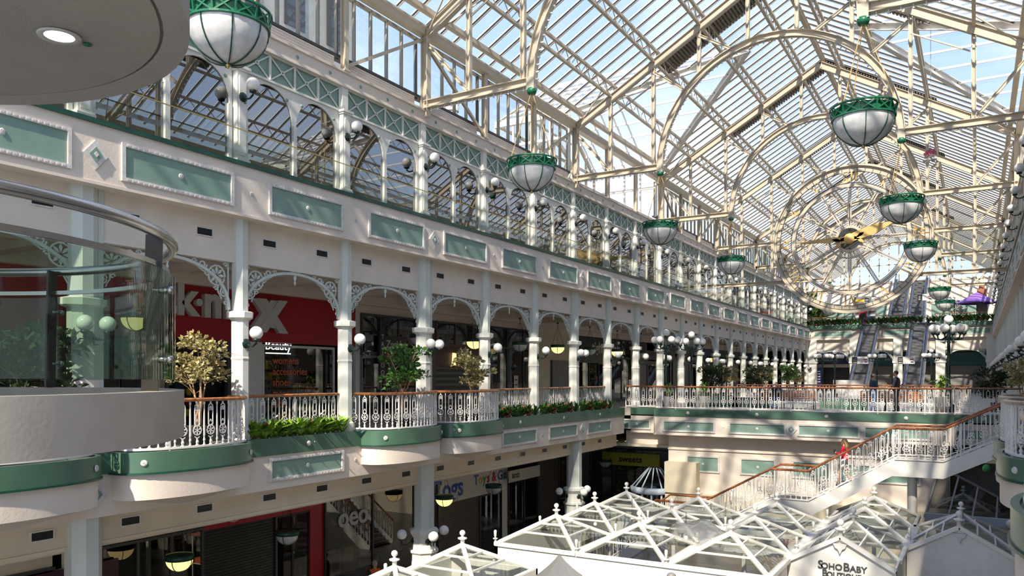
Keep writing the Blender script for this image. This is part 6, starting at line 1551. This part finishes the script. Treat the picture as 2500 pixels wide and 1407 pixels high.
# ------------------------------------------------------------------ people
def skin_obj(name, joints, edges, root, mt, parent, sub=1):
    me = bpy.data.meshes.new(name); me.from_pydata([j[:3] for j in joints], edges, []); me.materials.append(mt)
    o = bpy.data.objects.new(name, me); COL.objects.link(o); o.parent = parent
    sk = o.modifiers.new('Skin', 'SKIN'); sk.use_smooth_shade = True
    if not me.skin_vertices: me.attributes.new  # layer is created with the modifier below
    return o
def limb_body(name, chains, mt, parent):
    """one continuous surface: chains of (point, rx, ry) joined with a remesh"""
    m = MB()
    for ch in chains:
        pts = [c[0] for c in ch]; m.tube(pts, [c[1] for c in ch], 10)
        for c in ch: m.sphere(c[0], c[1] * .99, 10, 6)
    o = m.build(name, mt, parent); r = o.modifiers.new('Remesh', 'REMESH'); r.mode = 'VOXEL'; r.voxel_size = .018; r.use_smooth_shade = True
    sm = o.modifiers.new('Smooth', 'SMOOTH'); sm.factor = .5; sm.iterations = 3
    return o
def person(lab, loc, rz, top, bottom, hair, cap=None, bare_legs=False, shorts=False, arms='down', h=1.75, long_hair=False, sit=False, stride=0.0, vest=None, walk_down=0.0):
    t = thing('person', lab, 'person', loc, rz); s = h / 1.75
    V = lambda x, y, z: Vector((x, y, z)) * s
    # faces +y (local); hips at .93
    hip = .50 if sit else .93; dz = hip - .93
    hl, hr = V(-.09, 0, hip), V(.09, 0, hip)
    if sit: kl, kr, al, ar_ = V(-.12, .42, .50), V(.12, .42, .50), V(-.12, .45, .09), V(.12, .40, .09)
    else: kl, kr, al, ar_ = V(-.095, .06 + stride * .3, .50), V(.095, .03 - stride * .2, .50), V(-.10, stride * .45, .09), V(.10, -stride * .5 - .02, .09 + walk_down)
    legs = [[(hl, .095 * s), ((hl + kl) / 2, .082 * s), (kl, .060 * s), ((kl + al) / 2, .056 * s), (al, .040 * s)], [(hr, .095 * s), ((hr + kr) / 2, .082 * s), (kr, .060 * s), ((kr + ar_) / 2, .056 * s), (ar_, .040 * s)]]
    sl, sr, ne = V(-.19, 0, 1.40 + dz), V(.19, 0, 1.40 + dz), V(0, 0, 1.46 + dz)
    if arms == 'down': el, er, wl, wr = V(-.25, -.02, 1.12 + dz), V(.25, -.02, 1.12 + dz), V(-.25, .08, .88 + dz), V(.25, .08, .88 + dz)
    elif arms == 'phone': el, er, wl, wr = V(-.22, .03, 1.14 + dz), V(.22, .03, 1.14 + dz), V(-.08, .26, 1.20 + dz), V(.06, .26, 1.18 + dz)
    elif arms == 'ear': el, er, wl, wr = V(-.30, .16, 1.22 + dz), V(.25, .10, 1.15 + dz), V(-.13, .10, 1.52 + dz), V(.05, .20, 1.08 + dz)
    else: el, er, wl, wr = V(-.22, .05, 1.14 + dz), V(.22, .05, 1.14 + dz), V(-.10, .2, 1.0 + dz), V(.10, .2, 1.0 + dz)
    torso = [(V(0, 0, hip + .02), .135 * s), (V(0, 0, 1.08 + dz), .125 * s), (V(0, 0, 1.22 + dz), .14 * s), (V(0, 0, 1.34 + dz), .13 * s)]
    sh = [(sl * .92 + ne * .08, .06 * s), (V(0, 0, 1.37 + dz), .09 * s), (sr * .92 + ne * .08, .06 * s)]
    al_, arr = [(sl, .056 * s), (el, .043 * s), (wl, .029 * s)], [(sr, .056 * s), (er, .043 * s), (wr, .029 * s)]
    head = [(V(0, .0, 1.42 + dz), .055 * s), (V(0, .015, 1.52 + dz), .055 * s)]
    hc = V(0, .02, 1.635 + dz)
    body = [[(a, r * .9) for a, r in torso], [(a, r * .9) for a, r in sh], [(a, r * .9) for a, r in al_], [(a, r * .9) for a, r in arr], head] + [[(a, r * .92) for a, r in l] for l in legs]
    # head with face, hands with fingers inside the same surface
    m = MB()
    for ch in body:
        m.tube([c[0] for c in ch], [c[1] for c in ch], 10)
        for c in ch: m.sphere(c[0], c[1] * .99, 10, 6)
    m.sphere(hc, .085 * s, 14, 12, (.90, 1.08, 1.28)); m.sphere(hc + V(0, .07, -.07), .042 * s, 10, 8, (1, .8, .9)); m.tube([hc + V(0, .085, .02), hc + V(0, .112, -.025)], [.010 * s, .018 * s], 6)
    for q in (-1, 1): m.sphere(hc + V(q * .082, -.005, -.01), .024 * s, 8, 6, (.5, 1, 1.3)); m.sphere(hc + V(q * .035, .078, .035), .018 * s, 6, 5, (1.3, .6, .5))
    for w_, e_ in ((wl, el), (wr, er)):
        d = (w_ - e_).normalized(); sd = d.cross(Vector((0, 1, .3))).normalized(); m.sphere(w_ + d * .05 * s, .036 * s, 8, 6, (1, .8, 1))
        for k in range(4):
            b = w_ + d * .08 * s + sd * (k - 1.5) * .019 * s; m.tube([b, b + d * .035 * s, b + d * .055 * s + Vector((0, .02, 0)) * s], [.011 * s, .010 * s, .008 * s], 5)
        b = w_ + d * .04 * s + sd * .035 * s; m.tube([b, b + d * .03 * s + sd * .025 * s], [.012 * s, .009 * s], 5)
    o = m.build('body', SKIN, t); r = o.modifiers.new('Remesh', 'REMESH'); r.mode = 'VOXEL'; r.voxel_size = .011; r.use_smooth_shade = True; sm = o.modifiers.new('Smooth', 'SMOOTH'); sm.factor = .5; sm.iterations = 2
    mid = .62
    up = lambda ch, f=1.12: [(a, r * f) for a, r in ch]
    limb_body('top', [up(torso), up(sh), up(al_, 1.25), up(arr, 1.25)], top, t)
    if vest: limb_body('vest', [up(torso, 1.2), [(a, r * 1.15) for a, r in sh]], vest, t)
    if shorts: limb_body('shorts', [up(torso[:1], 1.15)] + [[(l[0][0], l[0][1] * 1.15), (l[1][0].lerp(l[0][0], .3), l[1][1] * 1.25)] for l in legs], bottom, t)
    else: limb_body('trousers', [up(torso[:1], 1.1)] + [up(l, 1.22) for l in legs], bottom, t)
    for a, kk in ((al, kl), (ar_, kr)):
        m = MB(); m.sphere(a + V(0, .07, -.045), .052 * s, 10, 6, (.85, 2.2, .8)); m.build('shoe', CLK if not shorts else CLG, t)
    m = MB()
    m.sphere(hc + V(0, -.012, .03), .094 * s, 14, 10, (.96, 1.05, 1.12) if not long_hair else (1.08, 1.12, 1.15))
    m.v = [v for v in m.v]
    # trim the hair off the face
    hv = []
    for x, y, z in m.v:
        rel = Vector((x, y, z)) - hc
        if rel.y > .05 * s and rel.z < .075 * s: y = hc.y + .045 * s; x = hc.x + (x - hc.x) * .8
        if rel.z < -.05 * s and not long_hair: z = hc.z - .05 * s
        hv.append((x, y, z))
    m.v = hv
    if long_hair:
        for k in range(9): x = (k - 4) * .022; m.tube([hc + V(x, -.06, .05), hc + V(x * 1.6, -.11, -.12), hc + V(x * 1.9, -.10, -.30 - .02 * (k % 3))], [.032 * s, .03 * s, .012 * s], 6)
    m.build('hair', hair, t)
    if cap: m = MB(); m.lathe([(.102 * s, .02), (.10 * s, .06), (.07 * s, .115), (0, .13)], 14, hc); m.box(hc.x - .07 * s, hc.x + .07 * s, hc.y + .06, hc.y + .19 * s, hc.z + .03, hc.z + .045); m.build('cap', cap, t)
    return t
Yst = 29.2; xs = xat(2062, Yst)
zf = lambda x: -1.22 + (x - X(2178)) / (X(1973) - X(2178)) * (-2.80 + 1.22)
person('blond person in red jumper and white shorts on the staircase looking at a phone', (xs, Yst, zf(xs) - .05), radians(80), CLR, CLW, HAIRB, shorts=True, arms='phone', h=1.66, long_hair=True, stride=.35, walk_down=.12)
m = MB(); m.cbox(0, 0, 0, .07, .015, .14); tag(m.build('phone', BLACK, None, (xs - .32, Yst, zf(xs) + 1.16)), 'dark phone held by the person in the red jumper', 'phone')
person('person in navy hoodie and beige cap, hand at the face, on the bridge', (xat(2131, 38.9), 38.9, 0), radians(-60), CLN, CLJ, HAIRD, cap=BEIGEC, arms='ear', h=1.72)
person('dark haired person in a grey top and black gilet facing left on the bridge', (xat(2188, 39.4), 39.4, 0), radians(80), CLG, CLK, HAIRD, arms='fold', h=1.86, vest=CLK)
person('seated person in jeans on the left bench behind the bridge railing', (xat(1897, 41) , 40.9, -.02), pi, CLK, CLJ, HAIRD, sit=True, arms='fold')
person('dark clothed person with glasses inside the red fronted shop behind the yellow tree', (-20.6, yat(436, -20.6), 0), radians(-70), CLK, CLK, HAIRD, arms='fold', h=1.7)
person('person in dark suit with orange trim before the gift shop', (-19.0 + .9, yat(915, -18.1), L0), radians(-120), CLK, CLK, mat('grey_hair', (.4, .38, .35), .6), arms='down', h=1.78, vest=CLO)
t = person('grey mannequin figure in a uniform cap inside the gift shop window', (-20.1, yat(965, -20.1), L0 + .35), radians(-90), CLG, CLG, CLK, cap=CLK, arms='fold', h=1.75); t['category'] = 'mannequin'; t.name = 'mannequin'
# goods on the bridge (kiosk cart), pigeons etc are too small to see
# ------------------------------------------------------------------ camera, sun, sky
cam = bpy.data.cameras.new('camera'); co = bpy.data.objects.new('camera', cam); COL.objects.link(co)
co.location = (0, 0, EYE); co.rotation_euler = (pi / 2, 0, TH)
cam.sensor_width = 36; cam.lens = F / 2500 * 36; cam.shift_x = 0; cam.shift_y = (HZ - 703.5) / 2500
cam.clip_start = .1; cam.clip_end = 500
SC.camera = co
sun = bpy.data.lights.new('sun', 'SUN'); sun.energy = SUN_E; sun.angle = radians(1.0); sun.color = (1.0, .90, .74)
so = bpy.data.objects.new('sun', sun); COL.objects.link(so); d = Vector(SUN_D).normalized(); so.rotation_euler = d.to_track_quat('-Z', 'Y').to_euler(); so.location = (0, 0, 40)
w = bpy.data.worlds.new('sky'); SC.world = w; w.use_nodes = True; nt = w.node_tree; bg = nt.nodes['Background']
tc = nt.nodes.new('ShaderNodeTexCoord'); sx = nt.nodes.new('ShaderNodeSeparateXYZ'); rp = nt.nodes.new('ShaderNodeValToRGB'); nz = nt.nodes.new('ShaderNodeTexNoise'); nz.inputs['Scale'].default_value = 3.0; nz.inputs['Detail'].default_value = 7
e = rp.color_ramp.elements; e[0].position = 0.0; e[0].color = (.72, .78, .86, 1); e[1].position = .9; e[1].color = (.16, .30, .66, 1); x_ = rp.color_ramp.elements.new(.35); x_.color = (.40, .56, .85, 1)
cr = nt.nodes.new('ShaderNodeValToRGB'); cr.color_ramp.elements[0].position = .50; cr.color_ramp.elements[1].position = .75
mx = nt.nodes.new('ShaderNodeMixRGB'); mx.inputs[2].default_value = (.92, .94, .97, 1)
L = nt.links.new; L(tc.outputs['Generated'], sx.inputs[0]); L(sx.outputs['Z'], rp.inputs['Fac']); L(tc.outputs['Generated'], nz.inputs['Vector']); L(nz.outputs['Fac'], cr.inputs['Fac']); L(cr.outputs['Color'], mx.inputs[0]); L(rp.outputs['Color'], mx.inputs[1]); L(mx.outputs[0], bg.inputs['Color'])
bg.inputs['Strength'].default_value = SKY_E
SC.view_settings.view_transform = 'Standard'; SC.view_settings.look = 'None'; SC.view_settings.gamma = 1; SC.view_settings.use_curve_mapping = False; SC.view_settings.exposure = EXPO
SC.cycles.max_bounces = 8; SC.cycles.transparent_max_bounces = 24; SC.cycles.diffuse_bounces = 4; SC.cycles.glossy_bounces = 3
SC.cycles.caustics_reflective = False; SC.cycles.caustics_refractive = False; SC.cycles.sample_clamp_indirect = 6
